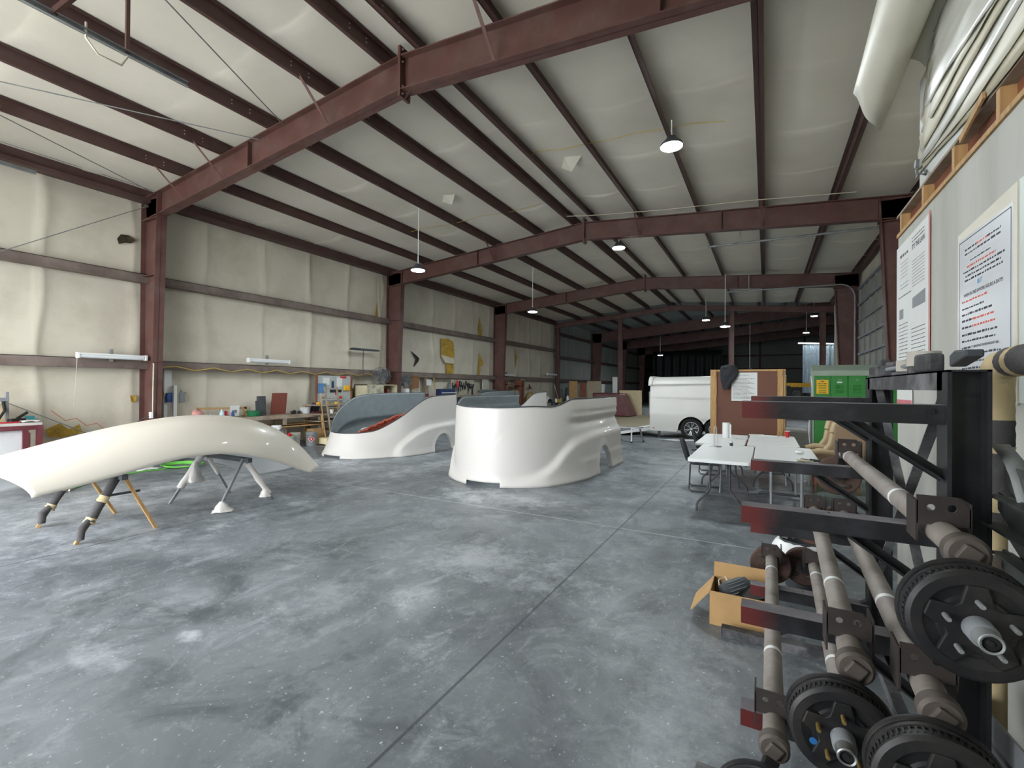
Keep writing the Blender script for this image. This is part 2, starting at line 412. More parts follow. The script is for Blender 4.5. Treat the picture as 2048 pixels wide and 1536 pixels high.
# right wall
def rwall(Y0, Y1, z0, z1):
    zz = [z0+(z1-z0)*i/8 for i in range(9)]; rows = []
    y = Y0
    while y < Y1+.01:
        rows.append([(XR-.02*math.sin(y*2.4)*math.sin(z*1.7)-.015*math.sin(y*3.4), y, z) for z in zz]); y += (Y1-Y0)/max(4,int((Y1-Y0)/.4))
    return rows
rw = MB().grid(rwall(-2.6,13.4,0,6.1)); rw.grid(rwall(20.0,YD,0,6.1)); rw.grid(rwall(13.4,20.0,5.15,6.1))
struct('wall_right', rw, LINW, smooth=180)
struct('wall_right_outer', MB().box(XR+.06,XR+.3,-2.7,YD,0,6.6), M('steel_cladding_right','8f9390',.5))
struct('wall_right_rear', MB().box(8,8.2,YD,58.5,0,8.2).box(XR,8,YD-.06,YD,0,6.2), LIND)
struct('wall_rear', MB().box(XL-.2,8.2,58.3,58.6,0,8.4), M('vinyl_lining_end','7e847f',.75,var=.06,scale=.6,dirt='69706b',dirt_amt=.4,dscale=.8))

# ---------------------------------------------------------------- steel frame
def ibeam(mb, p, q, depth_p, depth_q, wid=.2, tf=.018, tw=.014, axis='Y'):
    """I-section whose web lies in the XZ plane; p,q are the OUTER flange centre line ends, depth measured towards -normal."""
    p, q = Vector(p), Vector(q); d = (q-p).normalized(); n = Vector((d.z,0,-d.x))  # in XZ, pointing to the right of the direction
    a, b = p+n*depth_p, q+n*depth_q; Y = Vector((0,1,0))
    mb.add([p-Y*tw/2,q-Y*tw/2,b-Y*tw/2,a-Y*tw/2,p+Y*tw/2,q+Y*tw/2,b+Y*tw/2,a+Y*tw/2],[(0,3,2,1),(4,5,6,7),(0,1,5,4),(2,3,7,6),(1,2,6,5),(3,0,4,7)])
    for u, v, s in ((p,q,1),(a,b,-1)):
        m = n*tf*s; W = Y*wid/2
        mb.add([u-W,v-W,v+W,u+W,u-W+m,v-W+m,v+W+m,u+W+m],[(0,1,2,3),(7,6,5,4),(0,4,5,1),(1,5,6,2),(2,6,7,3),(3,7,4,0)])
frames = [-2.47,5.07,12.69,20.31]
nth = ['by the front end wall','nearest the camera','second from the camera','third from the camera']
for i, y in enumerate(frames):
    m = MB(); ibeam(m, (-12.26,y,0), (-12.26,y,5.78), .5, .70)
    m.box(-12.3,-11.6,y-.13,y+.13,0,.02); m.box(-12.26,-11.56,y-.1,y+.1,5.30,5.318)
    for z in (2.16,4.06): m.box(-12.25,-11.63,y-.1,y+.1,z,z+.012)
    c = m.build('steel_column', STEEL); tag(c, f'tapered red-brown steel column on the left wall, {nth[i]}', 'column', 'steel frame columns', 'structure')
    m = MB(); ibeam(m, (2.9,y,5.78), (2.9,y,0), .75, .5)
    m.box(2.2,2.95,y-.13,y+.13,0,.02); m.box(2.15,2.9,y-.1,y+.1,5.30,5.318); m.box(2.14,2.16,y-.1,y+.1,5.3,5.75)
    c = m.build('steel_column', STEEL); tag(c, f'tapered red-brown steel column on the right wall, {nth[i]}', 'column', 'steel frame columns', 'structure')
    m = MB()
    ibeam(m, (-12.26,y,5.80), (XM,y,zr(XM)), .5, .5); ibeam(m, (XM,y,zr(XM)), (2.95,y,5.80), .5, .5)
    for x in (-11.56,-8.3,-1.0,2.15): m.box(x-.006,x+.006,y-.09,y+.09,zr(x)-.47,zr(x)-.02)
    r = m.build('roof_rafter', STEEL); tag(r, f'red-brown gable roof rafter beam spanning the hall, {nth[i]}', 'rafter', 'gable rafters', 'structure')
    m = MB().box(XM-.022,XM+.022,y-.11,y+.11,zr(XM)-.60,zr(XM)+.13)
    m.prism([(0,0),(.13,.01),(0,-.1)], (XM+.02,y-.006,zr(XM)-.5), (1,0,0), (0,0,1), (0,.012,0))
    for zz in (-.56,-.45,-.1,.08):
        for dy in (-.07,.07): m.lathe([(.014,0),(.014,.05)], (XM+.01,y+dy,zr(XM)+zz), (1,0,0), 6)
    m.build('splice_plate', STEEL, r)
# division frame: lighter beams carried on interior posts
y = YD
for x, lb in ((-12.0,'left end post of the dividing frame against the left wall'),(-7.85,'free standing post under the dividing frame left of the white trailer'),(-1.67,'free standing post of the dividing frame behind the brown crate'),(2.5,'right end post of the dividing frame against the right wall')):
    m = MB(); ibeam(m, (x-.13,y,0), (x-.13,y,zr(x)-.3), .26, .26, .2)
    tag(m.build('steel_post', STEEL), lb, 'column', 'posts of the dividing frame', 'structure')
m = MB(); ibeam(m, (-12.2,y,5.80), (XM,y,zr(XM)), .3, .3, .2); ibeam(m, (XM,y,zr(XM)), (2.95,y,5.80), .3, .3, .2)
tag(m.build('roof_rafter', STEEL), 'slim red-brown rafter on posts dividing the front hall from the rear hall', 'rafter', 'gable rafters', 'structure')
for i, y in enumerate((35.55,43.17,50.79)):
    m = MB(); ibeam(m, (-12.26,y,0), (-12.26,y,5.9), .55, .8, .22)
    tag(m.build('steel_column', STEEL), f'dark steel column on the left wall of the rear hall, {NTH[i]} beyond the divide', 'column', 'rear hall columns', 'structure')
    m = MB(); ibeam(m, (-12.26,y,5.93), (7.9,y,zfar(7.9)-.2), .8, .7, .22)
    tag(m.build('roof_rafter', STEEL), f'dark single-slope rafter of the rear hall, {NTH[i]} beyond the divide', 'rafter', 'rear hall rafters', 'structure')
    m = MB(); ibeam(m, (7.9,y,zfar(7.9)-.2), (7.9,y,0), .5, .5, .22)
    tag(m.build('steel_column', STEEL), f'dark steel column on the right of the rear hall, {NTH[i]} beyond the divide', 'column', 'rear hall columns', 'structure')

# purlins (Z sections running the length of the hall)
def zsec(mb, x, y0, y1, zt, slope, h=.2, fl=.07):
    s = 1 if slope >= 0 else -1
    mb.box(x-.008,x+.008,y0,y1,zt,zt+h); mb.box(min(x,x-s*fl),max(x,x-s*fl),y0,y1,zt,zt+.01); mb.box(min(x,x+s*fl),max(x,x+s*fl),y0,y1,zt+h-.01,zt+h)
pl = ['first','second','third','fourth','fifth just left of the ridge','sixth just right of the ridge','seventh','eighth','ninth','tenth']
for i, x in enumerate(PURL):
    m = MB(); zsec(m, x, -2.5, YD, zr(x)+.002, XM-x)
    for y in frames:                                   # lapped ends and bright bolt heads either side of a frame
        for dy in (-.75,-.45,.45,.75):
            for dz in (.07,.13): m.lathe([(.010,0),(.010,.03)], (x-.015 if x < XM else x-.015,y+dy,zr(x)+dz), (1,0,0), 6, 1)
    o = m.build('roof_purlin', [STEELD, CHROME]); tag(o, f'brown roof purlin running lengthwise, {pl[i]} from the left eave', 'purlin', 'roof purlins', 'structure')
m = MB(); zsec(m, -12.15, -2.5, YD, 5.80, 1, .22, .1); m.box(-12.3,-12.05,-2.5,YD,5.72,5.8)
tag(m.build('eave_strut', STEELD), 'brown eave strut along the top of the left wall', 'purlin', None, 'structure')
m = MB(); zsec(m, 2.85, -2.5, YD, 5.80, -1, .22, .1)
tag(m.build('eave_strut', STEELD), 'brown eave strut along the top of the right wall', 'purlin', None, 'structure')
for i, x in enumerate((-10.9,-9.4,-7.9,-6.4,-4.9,-3.4,-1.9,-.4,1.1,2.6,4.1,5.6)):
    m = MB(); zsec(m, x, YD+.2, 58.2, zfar(x)-.21, 1)
    tag(m.build('roof_purlin', STEELD), f'dark purlin of the rear hall roof, {NTH[i]} from its left wall', 'purlin', 'rear hall purlins', 'structure')
# girts of the left wall
for k, (z, lb) in enumerate(((2.0,'lower wall girt of the left wall just above the benches'),(3.92,'upper wall girt of the left wall halfway to the eave'))):
    m = MB(); m.box(-12.16,-12.15,-2.5,YD,z,z+.2); m.box(-12.3,-12.08,-2.5,YD,z,z+.012); m.box(-12.3,-12.15,-2.5,YD,z+.188,z+.2)
    tag(m.build('wall_girt', GIRT), lb, 'girt', 'left wall girts', 'structure')
for z, lb in ((2.0,'lower girt of the rear hall left wall'),(3.55,'middle girt of the rear hall left wall'),(5.1,'upper girt of the rear hall left wall')):
    m = MB().box(-12.3,-12.08,YD+.2,58.2,z,z+.18); tag(m.build('wall_girt', STEELD), lb, 'girt', 'rear hall girts', 'structure')
for z in (2.2,3.7,5.2):
    m = MB().box(-12.2,7.9,58.12,58.3,z,z+.16); tag(m.build('wall_girt', STEELD), ('lower','middle','upper')[int((z-2)/1.4)]+' girt across the far end wall', 'girt', 'end wall girts', 'structure')
for x in (-6.2,-.6,3.6):
    m = MB().box(x-.1,x+.1,58.05,58.3,0,zfar(x)-.1); tag(m.build('end_wall_post', STEELD), f'end wall post at the far end, {"left of" if x<-3 else "near" if x<1 else "right of"} the middle', 'column', 'end wall posts', 'structure')
# flange braces from purlins down to the rafters
for y in (5.07,12.69):
    for x in (-10.5,-9.1,-6.15,-3.05) if y < 6 else (-7.65,-3.05,-.11):
        s = -1
        m = MB().bar((x,y+s*.62,zr(x)+.03), (x,y+s*.08,zr(x)-.47), .045, .008)
        tag(m.build('flange_brace', STEEL), f'slim diagonal flange brace under the {pl[PURL.index(x)].split(" just")[0]} purlin at the {"nearest" if y<6 else "second"} rafter', 'brace', 'flange braces', 'structure')
# bracing rods
rods = [((-12.05,5.0,5.62),(-12.05,-2.4,.35),'thin steel bracing rod sloping down the left wall from the column top'),
        ((-12.05,4.95,.12),(-12.05,-2.4,4.35),'thin steel bracing rod rising up the left wall from the column foot'),
        ((-8.0,5.0,6.08),(-12.1,-2.4,5.78),'thin roof bracing rod crossing low under the near left ceiling'),
        ((-7.3,5.0,6.16),(-4.7,-.5,6.30),'thin roof bracing rod running up towards the ridge near the front'),
        ((-11.7,4.9,5.85),(-8.6,-2.4,6.05),'thin roof bracing rod meeting the nearest column at the eave')]
for p, q, lb in rods:
    r = tag(MB().tube([p,q],.009,6).build('bracing_rod', GALV), lb, 'rod', 'bracing rods', 'structure')
m = MB().lathe([(.02,-.012),(.035,-.012),(.035,.012),(.02,.012),(.02,-.012)], (-11.98,4.96,5.60), (1,0,0), 12, cap=False)
tag(m.build('eye_nut', CHROME), 'bright eye nut at the top of the nearest left column', 'nut', None, 'structure')
def interp(tab, x):
    if x <= tab[0][0]: return tab[0][1]
    for (a,b),(c,d) in zip(tab[:-1], tab[1:]):
        if x <= c: return b+(d-b)*(x-a)/(c-a)
    return tab[-1][1]
def cub(tab, x):                                        # smooth (Catmull-Rom) look-up
    xs = [p[0] for p in tab]; n = len(tab)
    if x <= xs[0]: return tab[0][1]
    if x >= xs[-1]: return tab[-1][1]
    i = max(k for k in range(n-1) if xs[k] <= x)
    h = xs[i+1]-xs[i]; t = (x-xs[i])/h
    def sl(k):
        a, b = max(k-1,0), min(k+1,n-1); return (tab[b][1]-tab[a][1])/(xs[b]-xs[a])
    p0, p1, m0, m1 = tab[i][1], tab[i+1][1], sl(i)*h, sl(i+1)*h
    return (2*t**3-3*t*t+1)*p0+(t**3-2*t*t+t)*m0+(-2*t**3+3*t*t)*p1+(t**3-t*t)*m1
def sm(a, b, x):
    t = min(1,max(0,(x-a)/(b-a))); return t*t*(3-2*t)

# ---------------------------------------------------------------- high-bay lamps
LED = emis('led_disc','f2fbff',LAMPW)
def lamp(x, y, z, ztop, label, r=.17):
    t = thing('hanging_lamp', label, 'lamp', (x,y,z), 'high bay lamps')
    MB().lathe([(.03,.16),(.07,.15),(.10,.10),(r*.9,.05),(r+.01,.02),(r+.01,-.01)], (x,y,z), (0,0,1), 24).build('housing', GREYD, t, smooth=40)
    MB().lathe([(r,.0),(r,-.016),(r*.55,-.02)], (x,y,z-.006), (0,0,1), 20).build('diffuser', LED, t, smooth=60)
    if ztop-z > .2: MB().tube([(x,y,z+.15),(x,y,ztop)], .012, 8).build('stem', WHITEP, t)
    MB().tube([(x,y,z+.15),(x+.02,y,z+.2),(x,y,z+.24)], .008, 6).build('hook', CHROME, t)
LAMPS = [(-7.9,9.23,4.67,6.33,'glowing lamp hanging on a long white stem before the second rafter, left side'),
 (-7.9,15.9,4.56,6.33,'glowing lamp hanging on a white stem before the third rafter, left side'),
 (-1.4,8.0,5.72,6.15,'large glaring lamp close under the right ceiling slope nearest the camera'),
 (-3.7,12.95,5.66,6.3,'glaring lamp just beneath the second rafter near the ridge'),
 (-2.6,24.4,5.0,6.2,'glowing lamp high before the dividing frame, left of the crate cloth'),
 (-1.4,19.6,4.06,6.1,'glowing lamp on a long stem above the cloth on the brown crate'),
 (2.45,32.0,5.9,6.9,'glowing lamp high at the far right above the plastic curtain, upper of two'),
 (2.25,35.0,5.25,7.1,'glowing lamp at the far right above the plastic curtain, lower of two'),
 (-7.1,36.3,4.12,6.4,'small glowing lamp over the black curtain in the rear hall'),
 (-1.0,36.2,2.95,6.9,'small glowing lamp low over the top edge of the brown crate')]
for a in LAMPS: lamp(*a)

# ---------------------------------------------------------------- arched roof panel on sawhorses
ZE = [(1.63,.58),(2.15,.655),(2.75,.76),(3.08,.79),(3.47,.77),(3.91,.66),(4.37,.47),(4.75,.31)]
ZT = [(1.28,.86),(1.58,.93),(2.16,1.08),(2.62,1.175),(3.2,1.245),(3.79,1.215),(4.32,1.07),(4.83,.76),(5.26,.32)]
rows = []; NT, NS = 70, 150
for i in range(NT+1):
    t = i/NT; r = []
    for j in range(NS+1):
        s = -1+2*j/NS; k = 1-abs(s)**2
        ye, yt = 1.63+t*3.12, 1.30+t*3.96
        y = ye+(yt-ye)*k
        g = (1-abs(s)**2.5)**.62
        ze, zt = cub(ZE, ye), cub(ZT, yt)
        z = ze+(zt-ze)*g
        z -= (.014*math.exp(-((s-.02)/.02)**2)+.008*sm(.02,.03,s)*sm(.5,.2,s))*(1-sm(.40,.55,t))
        z -= .15*sm(.1,-1,s)
        r.append((-6.80+(.68 if s > 0 else .71)*s*(1-.12*sm(.7,1,t)), y, z))
    rows.append(r)
pan = MB().grid(rows).build('fibreglass_roof_section', [GELC, WHITEP], smooth=180, solid=.012, offs=1, inner=1)
tag(pan, 'long arched glossy cream fibreglass panel lying across two sawhorses', 'panel')
def leg(parent, a, b, m, w=.042, h=.03): return MB().bar(a, b, w, h).build('leg', m, parent)
def wrap(parent, a, b, f0, f1, r, m=LAMINK, name='foam_wrap', seed=1):
    A, B = Vector(a), Vector(b); n = 7; rr = random.Random(seed)
    P = [A+(B-A)*(f0+(f1-f0)*k/(n-1)) for k in range(n)]
    return MB().tube(P, [r*(.9+.25*rr.random()) for _ in P], 10).jitter(.003, seed).build(name, m, parent, smooth=70)
h1 = thing('sawhorse', 'wooden sawhorse with foam-wrapped legs under the low end of the cream panel', 'sawhorse', (-6.83,2.37,0), 'sawhorses')
MB().bar((-7.38,2.36,.655),(-6.12,2.36,.655),.06,.06).build('beam', GREYD, h1, bevel=.004)
F1 = [(-7.39,2.02,0),(-6.27,2.0,0),(-7.37,2.74,0),(-6.23,2.70,0)]; T1 = [(-7.33,2.34,.66),(-6.25,2.34,.66),(-7.33,2.39,.66),(-6.24,2.39,.66)]
L1 = [leg(h1, T1[k], F1[k], WOOD) for k in range(4)]
for k in (0,1):
    wrap(L1[k], T1[k], F1[k], .02, .62 if k == 0 else .7, .045, seed=k+3)
    A, B = Vector(T1[k]), Vector(F1[k])
    for f in (.3,.62): wrap(L1[k], T1[k], F1[k], f, f+.09, .049, TAPE, 'tape_band', k+9)
    c = A+(B-A)*.78
    MB().tube([A+(B-A)*.64, c+Vector((.05,-.05,.02)), c+Vector((.06,-.06,-.09))],[.035,.04,.036],9).jitter(.004,k).build('loose_foam', LAMINK, L1[k], smooth=70)
h2 = thing('sawhorse', 'sawhorse with galvanised legs wrapped in white rags, under the high end of the cream panel', 'sawhorse', (-6.8,3.77,0), 'sawhorses')
MB().bar((-7.38,3.77,.64),(-6.15,3.77,.64),.06,.06).build('beam', GREYD, h2, bevel=.004)
F2 = [(-7.28,3.32,0),(-6.25,3.40,0),(-7.23,4.12,0),(-6.33,4.22,0)]; T2 = [(-7.28,3.75,.65),(-6.28,3.75,.65),(-7.27,3.79,.65),(-6.32,3.79,.65)]
L2 = [leg(h2, T2[k], F2[k], GALV, .035, .03) for k in range(4)]
for x in (-6.25,-7.35): MB().bar((x,2.2,.46),(x,2.55,.46),.02,.025).build('spreader', GREYD, h1)
wrap(L2[0], T2[0], F2[0], .0, .7, .045, RAG, 'rag_wrap', 21); wrap(L2[3], T2[3], F2[3], .1, .85, .04, RAG, 'rag_wrap', 22); wrap(L2[2], T2[2], F2[2], .1, .5, .03, RAG, 'rag_wrap', 24)
def rag(parent, c, spread, h, seed, name='hanging_rag', flat=1):
    rr = random.Random(seed); m = MB(); n = 16; rws = []
    for i in range(6):
        f = i/5; rws.append([Vector(c)+Vector((math.cos(2*PI*k/n)*spread*(.2+f*(.6+.6*rr.random()))*flat, math.sin(2*PI*k/n)*spread*(.2+f*(.5+.7*rr.random())), -h*f*(1 if f < .95 else .9+.1*rr.random()))) for k in range(n)])
    return m.grid(rws, 0, True).build(name, RAG, parent, smooth=80)
rag(L2[0], (-7.22,3.62,.55), .10, .30, 5, flat=.6); rag(L2[1], (-6.26,3.46,.14), .11, .135, 6, 'rag_foot'); rag(L2[3], (-6.33,4.1,.22), .07, .16, 8)

# ---------------------------------------------------------------- trailer shells
def shell(name, label, cx, hw, Y0, D, YR, ztop, fz, yc, ra, za, notch, kind, gel, YL=None):
    cols = []
    def side(s):
        ys = []; y = YR if s > 0 or not YL else YL; a0, a1 = yc-ra, yc+ra
        while y > Y0+D: ys.append(y); y -= .055
        ys += [a0-.0008,a0,a1,a1+.0008]+[yc+ra*math.cos(PI*k/28) for k in range(1,28)]
        return [(s*hw, y, s, 0., True) for y in sorted(set(ys), reverse=True) if y > Y0+D]
    cols += side(1)
    ts = sorted({1-2*k/150 for k in range(151)}, reverse=True); N = []
    for t in ts:
        x, y = hw*math.sin(t*PI/2), Y0+D*(1-math.cos(t*PI/2)); nx, ny = x/hw**2, (y-Y0-D)/D**2; l = math.hypot(nx,ny); N.append((x,y,nx/l,ny/l,False))
    for e in (notch[0]-.0008, notch[0], notch[1], notch[1]+.0008):
        t = math.asin(e/hw)*2/PI; x, y = e, Y0+D*(1-math.cos(t*PI/2)); nx, ny = x/hw**2, (y-Y0-D)/D**2; l = math.hypot(nx,ny); N.append((x,y,nx/l,ny/l,False))
    cols += sorted(N, key=lambda c: -c[0]); cols += side(-1)[::-1]
    R = 34; rows = []; rim = []
    for x, y, nx, ny, isd in cols:
        zb = .004; zt = ztop(y)
        if isd and abs(y-yc) <= ra: zb = max(.004, za*math.sqrt(max(0,1-((y-yc)/ra)**2)))
        elif not isd and notch[0] <= x <= notch[1]: zb = notch[2]
        r = []
        for k in range(R+1):
            z = zb+(zt-zb)*k/R
            o = .035*math.exp(-(z/.12)**2) - kind[0]*(z/1.4)**2
            f = fz(y)
            o += (.075 if kind[1] else .11)*sm(-.10,.06,f-z)*sm(.0,.25,f)
            if not kind[1]: o -= .17*min(1,z/.56)*sm(Y0+1.2,Y0+.2,y)
            if kind[1]:
                q = sm(7.35,7.9,y)
                o -= q*(.055*math.exp(-((z-1.02)/.085)**2)+.02*math.exp(-((z-1.2)/.03)**2))
                if y > 7.5: o += .022*sm(.015,-.015,z-.36)*sm(7.6,8.0,y)
                if not isd and x > -.2:                                  # crease sweeping down the front
                    xc = .15+.60*((z-.62)/.72) if z > .62 else .15
                    o -= .010*math.exp(-((x-xc)/.016)**2)*sm(.62,.85,z)
            if isd and abs(y-yc) < ra+.1:
                rr = math.hypot((y-yc)/ra, z/za); o += .02*sm(1.25,1.0,rr)
            r.append((cx+x+nx*o, y+ny*o, z))
        rows.append(r); rim.append(r[-1])
    t = thing(name, label, 'shell', (cx,(Y0+YR)/2,0), 'unfinished trailer shells')
    MB().grid(rows).build('hull', [gel, GREYIN], t, smooth=50, solid=.016, offs=-1, inner=1)
    MB().tube([(p[0],p[1],p[2]+.004) for p in rim], .011, 6).build('rim_edge', GREYD, t, smooth=60)
    for s in (1,-1):
        rws = []
        for k in range(33):
            y, z = yc+ra*.995*math.cos(PI*k/32), max(.004, za*math.sin(PI*k/32)); o = .035*math.exp(-(z/.12)**2)-kind[0]*(z/1.4)**2+(.075 if kind[1] else .11)*sm(-.10,.06,fz(y)-z)+(.022*sm(.015,-.015,z-.36) if kind[1] else 0)+.02
            rws.append([(cx+s*(hw+o-d), y, z) for d in (-.004,.05,.10)])
        MB().grid(rws).build('wheel_arch_lip', gel, t, smooth=60, solid=.012, offs=0)
    return t
zt1 = lambda y: 1.315+.03*sm(6.5,7.0,y)-.02*sm(6.7,7.25,y)+.135*sm(7.15,7.75,y)-.0*y
fz1 = lambda y: cub([(6.45,-.12),(6.66,.05),(7.0,.2),(7.2,.33),(7.4,.53),(7.68,.69),(8.2,.76),(9,.775),(11,.78)], y)
s1 = shell('trailer_shell', 'glossy white trailer shell with tall blunt front, right one on the open floor', -4.19, 1.28, 6.50, 1.75, 10.2, zt1, fz1, 8.93, .42, .53, (-.28,.35,.075), (.035,True), GELW)
zt2 = lambda y: cub([(7.2,.55),(7.5,.57),(7.75,.62),(8.0,.75),(8.35,.97),(8.7,1.19),(9.05,1.34),(9.4,1.40),(10.4,1.44)], y)
fz2 = lambda y: cub([(7.2,-.2),(7.9,-.05),(8.05,.05),(8.25,.26),(8.55,.48),(8.95,.62),(9.6,.68),(11,.7)], y)
s2 = shell('trailer_shell', 'glossy white trailer shell with low scooped nose and red padding inside', -8.70, 1.29, 7.26, 1.86, 10.35, zt2, fz2, 9.55, .40, .46, (-.36,.22,.06), (.05,False), GELW, 12.0)
s3 = dup(s2, s2.location+Vector((-.9,7.9,0)), None, 'cream trailer shell half hidden behind the tall white shell, by the far left wall')
# red padding lying inside the low shell
m = MB(); rws = []
for i in range(22):
    f = i/21; rr = random.Random(i); w = .16*math.sin(PI*min(1,f*1.05+.02))+.05; zc = .50+.50*sm(0,1,f)+.03*rr.random(); y = 7.62+1.25*f; x = -8.62+1.06*f*(1-.05*f)-.16
    rws.append([(x+math.cos(a)*w*(.8+.4*rr.random()), y, max(.0, zc+math.sin(a)*w*1.0*(.8+.3*rr.random()) if math.sin(a) > -.2 else zc*.25*(1+math.sin(a)))) for a in [2*PI*k/14 for k in range(14)]])
m = MB(); P = [(-8.40,7.64,.50),(-8.25,7.85,.62),(-8.08,8.12,.76),(-7.93,8.32,.87),(-7.80,8.50,.94),(-7.72,8.66,.97)]; rr = random.Random(5); rws = []
for i in range(41):
    f = i/40*(len(P)-1); k = min(int(f),len(P)-2); q = Vector(P[k]).lerp(Vector(P[k+1]), f-k); j = .035*rr.random()
    rws.append([(q.x-.05+.02*math.sin(i*.7), q.y+.03, 0),(q.x-.10+.02*math.sin(i*.9), q.y+.06, q.z*.5),(q.x-.03, q.y+.02, q.z-.10),(q.x+.02*rr.random(), q.y-.02, q.z+j-.02),(q.x-.05, q.y+.04, q.z+j),(q.x-.12, q.y+.09, q.z-.04)])
tag(m.grid(rws).build('red_padding', REDR, smooth=60, solid=.02), 'ragged heap of rust red padding inside the low-nosed white shell', 'padding')

# ---------------------------------------------------------------- finished white trailer in the background
t = thing('box_trailer', 'finished white enclosed trailer with black alloy wheels and rear ramp, behind the crate', 'trailer', (-1.5,16.9,0))
Yf, X0, X1 = 15.75, -3.40, .55
def sidez(x): return 2.0+.05*(x+3.4)/3
WX = (-2.1,-1.36); WR, WZ = .40, .33
xs = sorted(set([X0+(X1-X0)*k/70 for k in range(71)]+[wx+WR*math.cos(PI*k/20) for wx in WX for k in range(21)]))
rows = []
for x in xs:
    zb = .23+.0
    for wx in WX:
        if abs(x-wx) < WR: zb = max(zb, WZ+math.sqrt(WR*WR-(x-wx)**2))
    zt = sidez(x); r = []; nose = 1.4*max(0,(x-(X1-.5))/.5)**2*.35
    for k in range(30):
        z = zb+(zt-.28-zb)*k/29
        o = .02*math.sin((z-.3)*3.3)+.02*sm(.95,.80,z)-.02*math.exp(-((z-1.28)/.03)**2)-.012*math.exp(-((z-.62)/.015)**2)-.012*math.exp(-((z-.36)/.012)**2)
        r.append((x, Yf-o+nose, z))
    for k in range(1,10):
        a = PI/2*k/9; r.append((x, Yf+nose-.02*math.cos(a)+.28*(1-math.cos(a)), zt-.28+.28*math.sin(a)))
    r += [(x, Yf+1.1, zt+.03),(x, Yf+1.95-nose, zt),(x, Yf+2.2-nose, zt-.28),(x, Yf+2.2-nose, .23)]
    rows.append(r)
MB().grid(rows).build('body', GELT, t, smooth=40)
MB().box(X0+.02,X1-.1,Yf+.3,Yf+1.9,.25,.30).box(X1-.08,X1-.05,Yf+.25,Yf+1.95,.25,1.9).build('chassis_floor', GREYD, t)
MB().box(X0+.2,X1-.5,Yf+.28,Yf+.34,.28,.95).build('wheel_housing', BLACKR, t)
rr_ = [(X0-.02, Yf-.02+.28*(1-math.cos(PI/2*k/9)), 1.72+.30*math.sin(PI/2*k/9)) for k in range(10)]
m = MB()
m.grid([[(X0-.05+.07*j, p[1]-.012, p[2]+.0) for p in rr_]+[(X0-.05+.07*j, Yf+2.0, 2.02)] for j in range(3)])
m.build('rear_roof_lip', GELT, t, smooth=50, solid=.02)
MB().box(X0+.08,X0+.16,Yf-.03,Yf-.005,.315,.335).build('marker_light', RED, t)
def wheel(parent, x, y, z, r):
    w_ = MB().lathe([(r*.62,.0),(r*.66,-.03),(r*.9,-.045),(r,-.02),(r,.17),(r*.9,.19),(r*.6,.18)], (x,y,z), (0,1,0), 32, cap=False)
    w_ = w_.build('tyre', BLACKR, parent, smooth=40)
    rim_ = MB().lathe([(r*.64,-.01),(r*.62,.03),(r*.58,.05),(.05,.06)], (x,y,z), (0,1,0), 28, cap=False).build('rim', BLACKM, w_, smooth=40)
    m = MB()
    for k in range(6):
        a = 2*PI*k/6+.3
        for d in (-.12,.12): m.bar((x+.04*math.cos(a),y+.02,z+.04*math.sin(a)), (x+r*.6*math.cos(a+d*1.4),y-.005,z+r*.6*math.sin(a+d*1.4)), .018, .012, (0,1,0))
    m.lathe([(r*.66,-.02),(r*.62,-.02),(r*.62,.0)], (x,y,z), (0,1,0), 28, cap=False)
    m.lathe([(.045,-.01),(.03,-.03)], (x,y,z), (0,1,0), 14)
    m.build('spokes', CHROME, w_, smooth=40)
for wx in WX: wheel(t, wx, Yf+.05, .34, .34)
m = MB().prism([(0,.30),(0,.22),(-1.15,.02),(-1.15,.05)], (X0,Yf+.1,0), (1,0,0), (0,0,1), (0,1.9,0))
m.bar((X0,Yf+.08,.29),(X0-1.15,Yf+.08,.06),.05,.09); m.bar((X0,Yf+2.0,.29),(X0-1.15,Yf+2.0,.06),.05,.09)
m.build('loading_ramp', ALU, t)
MB().box(X0+.25,X0+.33,Yf+.05,Yf+.1,.0,.24).box(X0+.22,X0+.36,Yf+.03,Yf+.13,.0,.02).build('support_jack', GREYD, t)
# small step trestle in front of the ramp
t = thing('work_trestle', 'small grey folding step trestle standing by the ramp of the white trailer', 'trestle', (-3.6,14.1,0))
MB().box(-4.2,-3.28,13.98,14.24,.43,.46).build('tread', ALU, t)
for a, b in (((-3.56,13.99,.44),(-3.55,13.9,0)),((-3.38,14.22,.44),(-3.3,14.36,0)),((-4.15,13.99,.44),(-4.17,13.9,0)),((-4.1,14.22,.44),(-4.0,14.36,0))):
    l = MB().bar(a, b, .035, .035).build('leg', ALU, t); MB().box(b[0]-.03,b[0]+.03,b[1]-.03,b[1]+.03,0,.03).build('rubber_foot', BLACKR, l)
MB().bar((-3.555,13.95,.2),(-3.34,14.3,.2),.02,.03).build('stretcher', ALU, t)
tag(MB().grid([[(-3.0+.16*i+.1*j, 15.0+.17*j+.03*i, .004+.01*math.sin(i*1.3+j)) for j in range(5)] for i in range(12)]).jitter(.004,3).build('plastic_sheet', WHITEP, smooth=60, solid=.003), 'white sheet lying on the floor in front of the trailer wheels', 'sheet')
